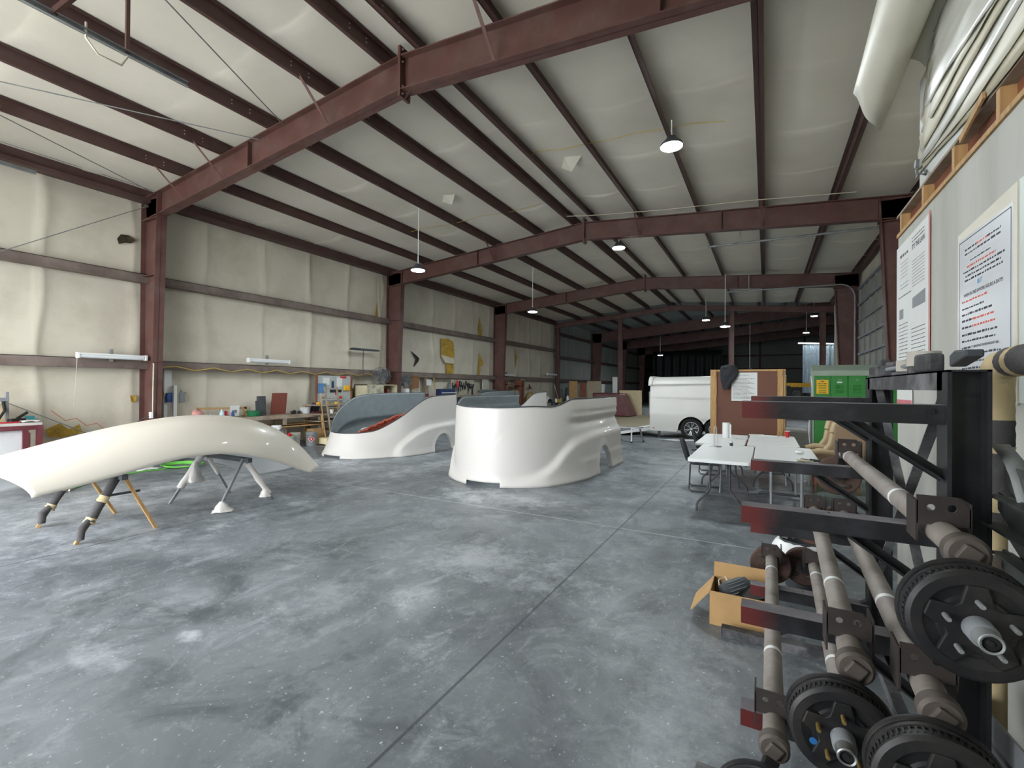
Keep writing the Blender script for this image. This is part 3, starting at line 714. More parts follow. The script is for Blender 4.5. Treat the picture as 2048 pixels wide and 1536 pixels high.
# sanded timber deck and moulds between the shells and the trailer
tag(MB().box(-9.0,-3.9,18.6,27.4,0,.035).build('plywood_deck', M('dusty_plywood','9c927a',.8,var=.12,scale=1.5)), 'low dusty tan plywood deck on the floor behind the tall white shell', 'deck')
m = MB().prism([(-8.6,.05),(-6.45,.05),(-7.0,1.22),(-7.1,1.3),(-8.6,1.33)], (0,25.0,0), (1,0,0), (0,0,1), (0,1.6,0))
tag(m.build('mould_half', MAROON, bevel=.05), 'large maroon mould block with sloping end on the plywood deck', 'mould')
tag(MB().obox((-6.95,27.0,.75),(1.3,.05,1.46),Matrix.Rotation(.08,3,'X')).build('plywood_sheet', M('pale_plywood','c9ba96',.7,var=.08)), 'pale plywood sheet standing behind the maroon mould', 'sheet', 'leaning boards')
tag(MB().obox((-5.75,27.35,.72),(.42,.04,1.4),Matrix.Rotation(.08,3,'X')).build('plywood_sheet', M('grey_board','b5b0a4',.7,var=.08)), 'narrow grey-white board standing between the mould and the white trailer', 'sheet', 'leaning boards')
tag(MB().obox((-5.2,27.5,.5),(.7,.05,.95),Matrix.Rotation(.06,3,'X')).build('board', MAROON), 'dark red board leaning low behind the narrow grey-white board', 'board', 'leaning boards')
for i, (x, y, w_, h, m_, lb) in enumerate([(-10.6,27.2,.55,2.0,WOOD,'tan notched board leaning by the dividing frame on the left'),(-10.0,27.3,.4,1.9,WOODR,'reddish plank leaning beside the tan notched board'),(-9.3,27.4,.9,2.0,M('beige_board','a39680',.7),'beige board leaning right of the reddish plank'),(-8.6,29.5,.35,2.3,WHITEP,'narrow white strip board leaning beyond the dividing post')]):
    tag(MB().obox((x,y,h/2+.02),(w_,.04,h),Matrix.Rotation(.05,3,'X')).build('board', m_), lb, 'board', 'leaning boards')
# curtains in the rear hall
def curtain(name, label, x0, x1, y, z0, z1, m_, amp, n=60, cat='curtain'):
    rows = [[(x0+(x1-x0)*i/n, y+amp*math.sin(i*.9+.3*math.sin(i*.23)+j*.1)*(.4+.6*j/8), z1+(z0-z1)*j/8) for j in range(9)] for i in range(n+1)]
    tag(MB().grid(rows).build(name, m_, smooth=80, solid=.006), label, cat)
curtain('black_curtain', 'large black curtain hung under a rafter in the rear hall', -10.6, -3.8, 50.2, .1, 5.45, M('black_sheeting','141719',.6,var=.3,scale=1), .12)
def plastic():
    m = bpy.data.materials.new('clear_sheeting'); m.use_nodes = True; nt = m.node_tree; b = nt.nodes['Principled BSDF']
    b.inputs['Base Color'].default_value = lin('b9cbd6')+[1]; b.inputs['Roughness'].default_value = .25; b.inputs['Alpha'].default_value = .42
    n = nt.nodes.new('ShaderNodeTexNoise'); n.inputs['Scale'].default_value = 5; r = nt.nodes.new('ShaderNodeMapRange'); r.inputs[3].default_value = .1; r.inputs[4].default_value = .6
    nt.links.new(n.outputs['Fac'], r.inputs[0]); nt.links.new(r.outputs[0], b.inputs['Alpha']); return m
PLASTIC = plastic()
curtain('plastic_curtain', 'translucent bluish plastic sheet hung in the rear hall at the right', 1.95, 3.6, 33.0, 1.4, 4.3, PLASTIC, .05, 50)
tag(MB().bar((1.7,33,4.42),(3.7,33,4.3),.06,.09).build('curtain_rail', WHITEP), 'pale rail carrying the translucent plastic sheet', 'rail')
t = thing('gantry_hoist', 'yellow hoist beam on legs seen between crate and lockers', 'hoist', (1.7,30,0))
MB().bar((.5,30,1.9),(3.4,30,1.86),.12,.16).bar((1.2,29.95,1.78),(2.6,29.95,1.80),.1,.1).build('beam', YELLOW, t)
for x in (.6,3.3): MB().bar((x,30,1.9),(x,30,0),.1,.1).build('leg', GREYD, t)
MB().lathe([(.18,-.1),(.2,0),(.18,.1)],(1.5,30,1.35),(0,1,0),16).bar((1.5,30,1.8),(1.5,30,1.4),.03,.03).build('hoist_motor', GREYD, t)
tag(MB().box(.6,2.9,29.0,29.7,.0,.85).box(.55,2.95,28.95,29.75,.85,.92).build('storage_bench', WOODR, bevel=.01), 'low reddish bench under the yellow hoist in the rear hall', 'bench')
for i,(x,m_) in enumerate(((1.0,BLACKR),(1.35,GREYD),(1.9,GREYM),(2.3,MAROON))):
    tag(MB().box(x,x+.28,29.2,29.5,.92,1.2+.1*(i%2)).build('parts_box', m_, bevel=.02), ['black','dark grey','light grey','maroon'][i]+' box on the reddish bench below the yellow hoist', 'box', 'boxes under the hoist')
m = MB(); m.grid([[(.42+.05*i+.02*j, 14.0+.02*j, .5+.02*i*0+.045*j-.012*max(0,i-6)*(8-j)/8) for j in range(9)] for i in range(14)])
tag(MB().prism([(0,.02),(.95,.0),(.85,.35),(.75,.62),(0,.66)], (.22,13.6,.0), (1,0,0), (0,0,1), (0,.5,0)).build('nose_moulding', GELW, bevel=.06), 'rounded grey-white moulding on the floor between crate and lockers', 'moulding')
tag(MB().box(1.15,1.9,13.2,13.9,0,.36).build('cardboard_bundle', CARD, bevel=.02), 'low brown carton on the floor left of the lockers', 'carton')
# ---------------------------------------------------------------- printed sheets
def marks(parent, name, m, lines, o, U, V, seed=1):
    """rows of short word-like dashes: lines = (x0, x1, y, h); o origin, U across, V up (unit vectors), on a sheet."""
    rr = random.Random(seed); U, V, o = Vector(U), Vector(V), Vector(o)
    for x0, x1, y, h in lines:
        x = x0; mb = MB()
        while x < x1-.004:
            w_ = min(x1-x, h*rr.uniform(1.0,4.2))
            a = o+U*x+V*y; hh = h*rr.uniform(.55,.9)
            mb.add([a, a+U*w_, a+U*w_+V*hh, a+V*hh], [(0,1,2,3)]); x += w_+h*.7
        mb.build(name, m, parent)

# ---------------------------------------------------------------- crate with notice
t = thing('wooden_crate', 'tall crate of brown hardboard framed in raw lumber, with a cloth and notice on it', 'crate', (-.38,12.0,0))
CX0, CX1, CY = -1.13, .37, 11.6
MB().box(CX0+.03,CX1-.03,CY+.012,CY+.03,.05,2.05).build('front_panel', HARDB, t)
MB().box(CX0+.05,CX1-.05,CY+.85,CY+.87,.05,2.05).box(CX0+.06,CX0+.08,CY+.05,CY+.85,.05,2.05).box(CX1-.08,CX1-.06,CY+.05,CY+.85,.05,2.05).box(CX0+.06,CX1-.06,CY+.05,CY+.85,2.03,2.05).build('shell_panel', HARDB, t)
for x0, x1 in ((CX0,CX0+.135),(CX1-.15,CX1-.035)):
    MB().box(x0,x1,CY-.028,CY+.01,.0,2.09).build('stud', WOOD, t, bevel=.003)
for x in (CX0+.0,CX1-.04): MB().box(x,x+.04,CY,CY+.88,.0,2.09).build('corner_post', WOOD, t, bevel=.003)
MB().box(CX0,CX1,CY-.01,CY+.88,2.05,2.09).build('top_frame', WOOD, t)
for z in (.12,.62,1.33,1.93):
    for x in (CX0+.025,CX1-.155): MB().box(x,x+.10,CY-.055,CY-.028,z,z+.11).build('cleat', WOOD, t, bevel=.003)
n = thing('paper_notice', 'white printed notice sheet on the front of the brown crate', 'notice', (-.43,CY-.01,1.7))
MB().box(-.69,-.17,CY+.004,CY+.010,1.38,2.02).build('sheet', PAPER, n)
ls = [(.15,.36,.58,.012)]+[(.03+.01*(k%2),.47-.05*((k*7)%4),.50-.028*k,.010) for k in range(17)]
marks(n, 'printed_line', INK, ls, (-.69,CY-.0005,1.38), (1,0,0), (0,0,1), 4)
m = MB(); rws = []
for i in range(13):
    f = i/12; w_ = .185*(1-.62*sm(.25,1,f))*(.82+.18*sm(0,.15,f)); cx = -.745-.055*sm(.3,.9,f)
    rws.append([(cx+w_*math.cos(2*PI*k/22)*(1+.14*math.sin(5*2*PI*k/22+f*5)), CY-.075+(.075-.02*f)*math.sin(2*PI*k/22)*(1+.3*math.sin(4*2*PI*k/22+f*6)), 2.165-.02*math.cos(3*2*PI*k/22)-.52*f) for k in range(22)])
m.grid(rws,0,True); m.ball((-.745,CY-.02,2.135),.17,16,8,(1,.85,.42)); m.jitter(.012,5)
tag(m.build('dark_cloth', DARKF, smooth=80, sub=1), 'crumpled dark grey cloth hung over the top edge of the brown crate', 'cloth')

# ---------------------------------------------------------------- folding tables
FTOP = M('table_plastic','dfe2e2',.42,var=.03,scale=3,dirt='c9c6bd',dirt_amt=.25)
def rrect(x0, x1, y0, y1, r, n=5):
    P = []
    for cx, cy, a in ((x1-r,y0+r,-PI/2),(x1-r,y1-r,0),(x0+r,y1-r,PI/2),(x0+r,y0+r,PI)):
        P += [(cx+r*math.cos(a+PI/2*k/n), cy+r*math.sin(a+PI/2*k/n)) for k in range(n+1)]
    return P
def folding_table(label, legs):
    t = thing('folding_table', label, 'table', (0,0,0), 'white folding tables')
    MB().prism(rrect(-.378,.378,-.91,.91,.05), (0,0,.695), (1,0,0), (0,1,0), (0,0,.045)).build('table_top', FTOP, t, bevel=.008)
    MB().box(-.33,-.30,-.8,.8,.665,.695).box(.30,.33,-.8,.8,.665,.695).build('under_rail', GREYD, t)
    for s in (-1,1):
        y = s*.66
        if legs:
            for q in (-1,1):
                MB().tube([(q*.12,y,.69),(q*.12,y,.36),(q*.125,y,.31),(q*.15,y+s*.01,.27),(q*.27,y+s*.02,.13),(q*.285,y+s*.02,.08),(q*.29,y+s*.02,.0)], .0145, 10).build('leg', GREYD, t, smooth=60)
            MB().box(-.15,.15,y+s*.005-.003,y+s*.005+.003,.235,.27).build('crossbar', GREYD, t)
        else:
            for q in (-1,1):
                MB().tube([(q*.17,y,.69),(q*.17,y,.03)], .017, 10).build('leg', GREYM, t, smooth=60)
            MB().tube([(-.33,y,.012),(-.28,y,.035),(.28,y,.035),(.33,y,.012)], .02, 8).build('foot_bar', GREYD, t, smooth=60)
        MB().tube([(0,y,.42 if not legs else .26),(0,y*.55,.66)], .010, 8).build('brace', GREYM, t)
    return t
ta = folding_table('front left folding table of the four, nearest the shells, with the wire stand on it', True)
tb = dup(ta, (-.68,9.27,0), 0, 'rear left folding table of the four, with the paper towel roll on it')
ta.location = (-.535,7.39,0)
tc_ = folding_table('front right folding table of the four, with a crumpled napkin on it', False)
td = dup(ta, (.10,9.55,0), 0, 'rear right folding table of the four, with the red cup on it')
tc_.location = (.235,7.60,0)
td.location = (.105,9.50,0)
TZ = .741
c = thing('paper_towel_roll', 'white paper towel roll standing on the rear left table', 'paper towels', (-.65,9.5,TZ))
MB().lathe([(.02,.0),(.066,.0),(.066,.28),(.02,.28)], (-.65,9.5,TZ), (0,0,1), 20).build('roll', PAPER, c, smooth=40)
MB().grid([[(-.59+.03*math.sin(k),9.46-.004*k,TZ+.02+.24*j/4-.01*k) for j in range(5)] for k in range(4)]).build('loose_sheet', PAPER, c, solid=.001)
c = thing('wire_stand', 'thin chrome wire holder with round base on the front left table', 'stand', (-.70,7.97,TZ))
MB().lathe([(.09,0),(.09,.006),(.02,.008)], (-.70,7.97,TZ), (0,0,1), 20).build('base', CHROME, c, smooth=40)
MB().tube([(-.72,7.97,TZ),(-.72,7.97,TZ+.30),(-.70,7.97,TZ+.325),(-.68,7.97,TZ+.30),(-.68,7.97,TZ)], .0045, 8).build('wire_loop', CHROME, c, smooth=60)
c = thing('shaker_bottle', 'small clear shaker bottle with black label beside the wire stand', 'bottle', (-.48,8.1,TZ))
MB().lathe([(.022,0),(.024,.02),(.024,.07),(.014,.09),(.014,.1),(.001,.105)], (-.48,8.1,TZ), (0,0,1), 14).build('glass', M('pale_glass','c9d0d2',.15), c, smooth=50)
MB().lathe([(.0246,.012),(.0246,.062)], (-.48,8.1,TZ), (0,0,1), 14, cap=False).build('label_band', BLACKM, c, smooth=50)
tag(MB().obox((-.14,10.2,TZ+.010),(.26,.2,.018),Matrix.Rotation(.3,3,'Z')).build('paper_pad', PAPER), 'folded white paper at the far edge of the rear right table, left one', 'paper', 'papers on the table')
tag(MB().obox((.10,10.22,TZ+.008),(.22,.16,.014),Matrix.Rotation(-.2,3,'Z')).build('paper_pad', PAPER), 'folded white paper at the far edge of the rear right table, right one', 'paper', 'papers on the table')
c = thing('plastic_cup', 'red plastic cup on the rear right table', 'cup', (.36,10.2,TZ))
MB().lathe([(.030,0),(.045,.115),(.042,.115),(.028,.006)], (.36,10.2,TZ), (0,0,1), 18, cap=False).lathe([(.03,.0),(.001,.001)], (.36,10.2,TZ), (0,0,1), 18).build('cup_body', RED, c, smooth=50)
MB().lathe([(.044,.112),(.048,.114),(.046,.12),(.042,.116)], (.36,10.2,TZ), (0,0,1), 18, cap=False).build('rim', WHITEP, c, smooth=50)
tag(MB().ball((.42,7.75,TZ+.025),.05,12,7,(1.2,.9,.5)).jitter(.008,3).build('crumpled_napkin', PAPER, smooth=60), 'crumpled white napkin on the front right table', 'napkin')
tag(MB().grid([[(.35+.03*i,6.92+.05*j,TZ+.004+.012*abs(math.sin(i*1.1+j*.8))) for j in range(4)] for i in range(7)]).build('scrap_sheet', M('brownish_paper','b8ad93',.8), smooth=60, solid=.002), 'brownish scrap of paper at the near end of the front right table', 'paper')
m = MB().tube([(.50,7.02,TZ+.018),(.62,6.95,TZ+.018)],.016,10); m.tube([(.40,7.08,TZ+.018),(.50,7.02,TZ+.018)],.005,8)
tag(m.build('screwdriver', BLACKR, smooth=60), 'dark handled tool at the corner of the front right table', 'tool')
tag(MB().grid([[(-.48+.03*i,9.35+.05*j,TZ+.003+.006*abs(math.sin(i+j))) for j in range(3)] for i in range(8)]).build('loose_paper', PAPER, smooth=60, solid=.001), 'flat loose paper beside the towel roll on the rear left table', 'paper')

# ---------------------------------------------------------------- chairs
def sled_chair(label, loc, rz):
    t = thing('sled_chair', label, 'chair', (0,0,0), 'black sled chairs')
    MB().prism(rrect(-.23,.22,-.22,.22,.05), (0,0,.43), (1,0,0), (0,1,0), (0,0,.05)).build('seat', DARKF, t, bevel=.015)
    rows = []
    for i in range(9):
        z = .50+.34*i/8; r = []
        for j in range(9):
            s = -1+2*j/8; wz = .21*(1-.25*((i/8-.45)**2)*2); r.append((-.24-.10*(i/8)+.03*s*s*0-.03*(1-s*s), s*wz*(1-.12*max(0,i/8-.7)*3), z-.02*s*s*(1 if i > 6 else 0)))
        rows.append(r)
    MB().grid(rows).build('backrest', DARKF, t, smooth=80, solid=.045)
    for s in (-1,1):
        y = s*.24
        MB().tube([(-.22,y,.61),(-.05,y,.625),(.15,y,.61),(.19,y,.57),(.20,y,.45),(.235,y,.06),(.21,y,.012),(-.22,y,.012),(-.25,y,.05),(-.235,y,.44)], .0115, 8).build('sled_leg', GREYD, t, smooth=60)
        MB().tube([(-.02,y,.635),(.15,y,.622)], .018, 8).build('armrest', BLACKR, t, smooth=60)
    MB().tube([(-.235,-.24,.42),(-.235,.24,.42)], .011, 8).tube([(.2,-.24,.42),(.2,.24,.42)], .011, 8).build('seat_frame', GREYD, t)
    t.location = loc; t.rotation_euler = (0,0,rz); return t
ch = sled_chair('black sled-base chair at the front left table, facing it from the shell side', (-.86,8.15,0), .12)
dup(ch, (-.90,9.80,0), .1, 'black sled-base chair farther back at the rear left table')
# wing armchair seen from behind
t = thing('wing_armchair', 'tan vinyl wing armchair turned away beside the tables, in front of the lockers', 'armchair', (1.05,9.25,0))
def arm_profile(k):
    P = [(.70,.42),(.95,.42),(1.30,.40),(1.36,.75),(1.38,1.08),(1.33,1.17),(1.16,1.19),(1.02,1.17),(.95,1.08),(.93,.95),(.90,.80),(.84,.70),(.70,.66)]
    return P
MB().prism([(1.08,.30),(1.34,.30),(1.42,1.10),(1.36,1.19),(1.22,1.19),(1.16,1.1)], (0,8.93,0), (1,0,0), (0,0,1), (0,.66,0)).build('backrest', TANB, t, bevel=.04)
for y in (8.88,9.60):
    MB().prism(arm_profile(0), (0,y-.04,0), (1,0,0), (0,0,1), (0,.08,0)).build('wing_side', TANB, t, bevel=.03)
    MB().tube([(.93,y,.98),(.955,y,1.1),(1.03,y,1.18),(1.15,y,1.2)], .045, 8).tube([(.84,y,.69),(.905,y,.8),(.935,y,.96)], .04, 8).build('wing_roll', TAN, t, smooth=80)
    MB().tube([(.62,y,.62),(.75,y,.665),(.95,y,.665),(1.1,y,.66)], .055, 10).build('armrest', TAN, t, smooth=80)
MB().prism(rrect(.62,1.2,8.95,9.55,.06), (0,0,.30), (1,0,0), (0,1,0), (0,0,.18)).build('seat', TAN, t, bevel=.03)
for x in (.72,1.28):
    for y in (8.95,9.53): MB().tube([(x,y,.32),(x,y,.0)], [.025,.016], 8).build('leg', WOODR, t)

# ---------------------------------------------------------------- lockers
t = thing('locker_bank', 'bank of green metal lockers with pale sloped top against the right side', 'locker', (1.75,12.25,0))
LX, LW, LY = .92, .305, 12.0
MB().box(LX,LX+5*LW,LY+.012,LY+.46,.10,1.96).build('cabinet', GREENL, t)
MB().prism([(0,1.95),(.47,1.95),(.47,2.20),(0,2.06)], (LX-.03,LY-.01,0), (0,1,0), (0,0,1), (5*LW+.06,0,0)).build('sloped_top', LOCKG, t)
MB().box(LX-.03,LX,LY-.005,LY+.46,.0,1.95).box(LX+5*LW,LX+5*LW+.03,LY-.005,LY+.46,.0,1.95).box(LX,LX+5*LW,LY+.02,LY+.4,.0,.1).build('side_panel', LOCKG, t)
for k in range(5):
    x0 = LX+k*LW+.008; x1 = x0+LW-.016
    d = MB().box(x0,x1,LY-.008,LY+.012,.12,1.94).build('door', GREENL, t, bevel=.004)
    for z0 in (1.60,.28):
        m = MB()
        for j in range(5): m.obox(((x0+x1)/2,LY-.010,z0+.035*j),(.14,.012,.012),Matrix.Rotation(.5,3,'X'))
        m.build('vent_louvre', GREENL, d)
    MB().box(x0+.03,x0+.05,LY-.022,LY-.008,1.18,1.34).build('handle', GREYM, d, bevel=.004)
    MB().box((x0+x1)/2-.03,(x0+x1)/2+.03,LY-.011,LY-.008,1.85,1.875).build('number_plate', GREYM, d)
    if k in (1,3): MB().box((x0+x1)/2-.045,(x0+x1)/2+.045,LY-.0115,LY-.008,1.795,1.822).build('name_strip', PAPER, d)
n = thing('warning_notice', 'yellow notice sheet stuck on the first green locker door', 'notice', (1.06,LY-.01,1.7))
MB().box(.965,1.18,LY-.0125,LY-.0085,1.56,1.86).build('sheet', YELLOW, n)
marks(n, 'printed_line', M('notice_ink','5a4a1e',.6), [(.075,.14,.258,.022),(.03,.185,.21,.02),(.03,.185,.015,.010)], (.965,LY-.0132,1.56), (1,0,0), (0,0,1), 6)
tag(MB().grid([[(.87-.03*math.sin(j*.6),12.02+.1*i,.35+1.6*j/10) for i in range(3)] for j in range(11)]).build('curved_white_sheet', WHITEP, smooth=60, solid=.012), 'thin curved white panel standing against the left side of the lockers', 'panel')

# ---------------------------------------------------------------- overhead door in the right wall
d = MB(); 
for k in range(9):
    z0 = .02+k*.57; d.box(2.88,2.90,13.45,19.95,z0,z0+.56)
dr = struct('door_1', d, M('door_panel_inner','8f8f80',.7,var=.08,dirt='6f6f64',dirt_amt=.4))
dr['label'] = 'closed sectional overhead door with ribs in the right wall'; dr['category'] = 'door'
for k in range(10): 
    MB().box(2.80,2.88,13.45,19.95,.02+k*.57-.03,.02+k*.57+.04).build('door_rib', GREYM, dr)
for k in range(8):
    y = 13.5+k*.91; MB().box(2.83,2.88,y,y+.06,.02,5.12).build('door_stile', GREYM, dr)
for y, lb in ((13.35,'near grey overhead door track curving from the right wall towards the ridge'),(20.05,'far grey overhead door track curving from the right wall towards the ridge')):
    P = [(2.74,y,.1),(2.74,y,4.9)]+[(2.74-.45*(1-math.cos(PI/2*k/8)),y,4.9+.5*math.sin(PI/2*k/8)) for k in range(1,9)]+[(-1.4,y,5.46)]
    tag(MB().tube(P, .03, 8).build('door_track', GALV, smooth=60), lb, 'track', 'overhead door tracks', 'structure')
    tag(MB().bar((-.6,y,5.46),(-.6,y,zr(-.6)),.03,.03).build('track_hanger', GALV), 'vertical hanger of the '+lb.split(' grey')[0]+' overhead door track', 'hanger', None, 'structure')
tag(MB().tube([(2.6,13.3,.1),(2.6,13.3,5.1)],.025,8).build('electrical_conduit', CREAMW, smooth=60), 'pale vertical conduit pipe beside the overhead door', 'conduit')
tag(MB().box(2.5,2.62,13.05,13.25,2.55,2.95).build('junction_box', M('orange_box','a0673a',.6)), 'small orange-brown control box beside the overhead door', 'box')
tag(MB().tube([(XM-.25,11.9,zr(XM)-.02)]+[(XM+.3+2.0*k,12.1,zr(XM+.3+2.0*k)-.01-.03*(k%2)) for k in range(4)],.010,6).build('ceiling_conduit', CREAMW, smooth=60), 'thin pale conduit running across the roof before the second rafter', 'conduit')
tag(MB().tube([(XM+.3,8.6,zr(XM)+.08)]+[(XM+.5+.5*k,8.5+.05*math.sin(k),zroof(XM+.5+.5*k)-.09-.03*(k%2)) for k in range(8)],.007,6).build('roof_cable', CABLEY, smooth=60), 'thin yellow cable lying across the roof lining near the large lamp', 'cable')
tag(MB().tube([(-9.1+.55*k,10.3+.1*k,zroof(-9.1+.55*k)-.11+.03*math.sin(k*2)) for k in range(8)],.006,6).build('roof_cable', CABLEY, smooth=60), 'thin yellow cable sagging across the roof lining left of the ridge', 'cable')
for x, y, s, lb in ((-3.75,9.0,1,'torn flap of lining hanging from the roof near the ridge'),(-7.0,9.1,.8,'torn flap of lining on the roof above the left hanging lamp')):
    tag(MB().add([(x,y,zroof(x)-.05),(x+.35*s,y+.1,zroof(x)-.06),(x+.05,y+.28,zroof(x)-.26*s),(x-.1,y+.1,zroof(x)-.22*s)],[(0,1,2,3)]).build('lining_flap', CREAMS, solid=.004), lb, 'flap')
# front door tracks under the near roof
for x, zt_, lb in ((-6.15,5.30,'grey overhead door track under the near roof, nearer the ridge'),(-11.05,5.30,'grey overhead door track under the near roof, beside the left wall')):
    t = thing('door_track', lb, 'track', (x,0,5.3), 'front door tracks')
    MB().box(x-.012,x-.004,-2.3,2.95,zt_-.03,zt_+.03).box(x-.012,x+.03,-2.3,2.95,zt_-.03,zt_-.022).box(x-.012,x+.03,-2.3,2.95,zt_+.022,zt_+.03).build('track_rail', GALV, t)
    MB().bar((x,2.35,zt_),(x,2.35,zr(x)+.02),.035,.035).build('hanger', STEEL, t); MB().bar((x,1.75,zt_+.02),(x+.75,2.35,zr(x)+.05),.045,.045).build('hanger_brace', STEEL, t)
    MB().tube([(x,2.0,zt_+.1),(x,2.0,zt_-.06),(x,2.1,zt_-.17),(x,2.3,zt_-.16),(x,2.36,zt_-.02)],.012,6).build('stop_spring', CREAMW, t, smooth=60)

# ---------------------------------------------------------------- office partition on the right
OX, OY, OZ = 1.0, 5.10, 2.98
OFFW = M('partition_board','b4b5ae',.75,var=.05,scale=1.2,dirt='8d8a7e',dirt_amt=.5,dscale=1.1,stretch=(1,2,.35))
struct('wall_office', MB().box(OX,OX+.12,-2.55,OY,0,OZ-.002).box(OX+.12,2.9,OY-.12,OY,0,OZ-.002), OFFW)
t = thing('storage_deck', 'raw lumber joists and plywood edge of the storage deck on top of the office wall', 'deck', (1.9,1.3,OZ))
MB().box(OX+.05,OX+.09,-2.5,OY,OZ+.0,OZ+.17).build('rim_board', WOODR, t)
MB().box(OX-.012,OX+.05,-2.5,OY,OZ+.001,OZ+.03).build('sill_plate', WOOD, t)
MB().box(OX-.012,2.85,-2.5,OY,OZ+.171,OZ+.19).build('plywood', WOODP, t)
for k in range(8):
    y = 4.95-.62*k; MB().box(OX-.01,2.85,y,y+.045,OZ+.031,OZ+.17).build('joist', WOOD, t)
MB().bar((OX-.035,3.2,OZ+.20),(OX-.035,3.52,OZ+.12),.012,.04).build('scab_block', WOOD, t)
# notices on the partition
Uy, Vz = (0,-1,0), (0,0,1)
def sheet(parent, y0, y1, zl0, zr0, zl1, zr1, x, m_, name, th=.006):
    return MB().prism([(y0,zl0),(y1,zr0),(y1,zr1),(y0,zl1)], (x,0,0), (0,1,0), (0,0,1), (th,0,0)).build(name, m_, parent)
n = thing('labour_law_poster', 'white and grey printed poster at the far end of the partition wall', 'poster', (OX-.01,4.65,2.3))
sheet(n, 4.20, 5.09, 1.74, 1.74, 2.90, 2.88, OX-.012, PAPER, 'sheet')
sheet(n, 4.185, 4.20, 1.72, 1.72, 2.92, 2.92, OX-.013, M('poster_edge_pink','c98f88',.6), 'red_edge')
o_ = (OX-.0128,5.09,1.74)
marks(n, 'printed_line', INK, [(.12,.36,1.03,.03)]+[(.14,.36,.98-.03*k,.006) for k in range(5)]+[(.12,.38,.80,.007),(.12,.38,.77,.007),(.06,.46,.70,.012)]+[(.47,.80,1.10-.026*k,.010) for k in range(2)]+[(.48,.80,.92-.024*k,.006) for k in range(9)]+[(.08,.36,.47-.03*k,.008) for k in range(12)]+[(.46,.82,.40-.03*k,.008) for k in range(11)], o_, Uy, Vz, 8)
MB().prism([(.49,.56),(.82,.56),(.82,.66),(.49,.64)], (OX-.0126,5.09,1.74), Uy, Vz, (-.0006,0,0)).build('photo_strip', GREYM, n)
MB().prism([(.10,.52),(.22,.52),(.22,.60),(.10,.60)], (OX-.0126,5.09,1.74), Uy, Vz, (-.0006,0,0)).build('photo_block', GREYM, n)
RW = Matrix(((0,0,-1),(-1,0,0),(0,1,0)))
text_mesh('headline', "IT'S THE LAW", .055, INK, n, (OX-.0132,4.45,2.755), RW, 'CENTER', .001)
n2 = thing('safety_strip', 'small white and pink strip stuck low on the end of the partition wall', 'sticker', (OX-.01,4.95,1.55))
sheet(n2, 4.62, 5.08, 1.46, 1.46, 1.72, 1.72, OX-.010, PAPER, 'sheet', .004)
sheet(n2, 4.62, 5.08, 1.50, 1.50, 1.59, 1.59, OX-.0105, M('strip_pink','c46f78',.6), 'pink_band', .0004)
n = thing('house_rules_poster', 'large white poster with black, red and blue rules framed by a thin line', 'poster', (OX-.01,3.27,2.1))
PY0, PY1, PZ0, PZ1 = 2.93, 3.63, 1.66, 2.60
sheet(n, PY0-.02, PY1+.01, PZ0-.05, PZ0-.02, PZ1+.02, PZ1-.02, OX-.012, CREAMS, 'backing_sheet')
sheet(n, PY0+.01, PY1-.005, PZ0, PZ0, PZ1-.06, PZ1-.06, OX-.0135, M('poster_white','d6dade',.25,var=.02), 'sheet', .0015)
o_ = Vector((OX-.0142,PY1-.005,PZ0)); Wd = PY1-PY0-.02
fr = MB()
for a, b, c_, d_ in ((.015,.02,.02,.865),(Wd-.02,Wd-.015,.02,.865),(.015,Wd-.015,.86,.865),(.015,Wd-.015,.02,.025)):
    fr.add([o_+Vector((0,-a,c_)),o_+Vector((0,-b,c_)),o_+Vector((0,-b,d_)),o_+Vector((0,-a,d_))],[(0,1,2,3)])
fr.build('border_line', INK, n)
marks(n, 'printed_line', INK, [(.10,.26,.80,.013),(.40,.56,.80,.013),(.10,.56,.775,.013),(.18,.44,.73,.010),(.08,.60,.675,.013),(.11,.56,.65,.013),(.10,.58,.625,.013),(.06,.36,.47,.013),(.06,.46,.435,.014),(.06,.20,.40,.014),(.06,.20,.362,.014),(.06,.52,.32,.015),(.06,.5,.285,.013),(.06,.2,.247,.013),(.06,.56,.21,.014),(.06,.40,.17,.013),(.06,.50,.132,.014)], o_, Uy, Vz, 11)
marks(n, 'printed_line', INKR, [(.26,.40,.80,.013),(.13,.50,.70,.013),(.06,.40,.51,.013),(.21,.48,.40,.014),(.21,.5,.362,.014)], o_, Uy, Vz, 12)
marks(n, 'printed_line', INKB, [(.18,.46,.095,.016),(.18,.46,.07,.016),(.18,.42,.045,.016)], o_, Uy, Vz, 13)
text_mesh('blue_word', 'BUT', .035, INKB, n, o_+Vector((-.0002,-.31,.585)), RW, 'CENTER', .0008)
text_mesh('middle_line', 'WHEN IN THE 8 WORK HOURS A DAY!!!', .027, INK, n, o_+Vector((-.0002,-.335,.54)), RW, 'CENTER', .0004, 1)
text_mesh('late_line', "IT'S IMPORTANT OR WE WOULDN'T ASK.", .018, INK, n, o_+Vector((-.0002,-.20,.2475)), RW, 'LEFT', .0003, 1)
n = thing('white_poster', 'white poster cut by the right picture edge, beside the rules poster', 'poster', (OX-.01,2.5,2.1))
sheet(n, 2.1, 2.89, 1.62, 1.62, 2.62, 2.62, OX-.012, M('poster_pale','c9d3cc',.35,var=.02), 'sheet')
MB().box(OX-.0132,OX-.012,2.13,2.82,2.1,2.104).box(OX-.0132,OX-.012,2.81,2.814,1.66,2.55).build('border_line', INK, n)
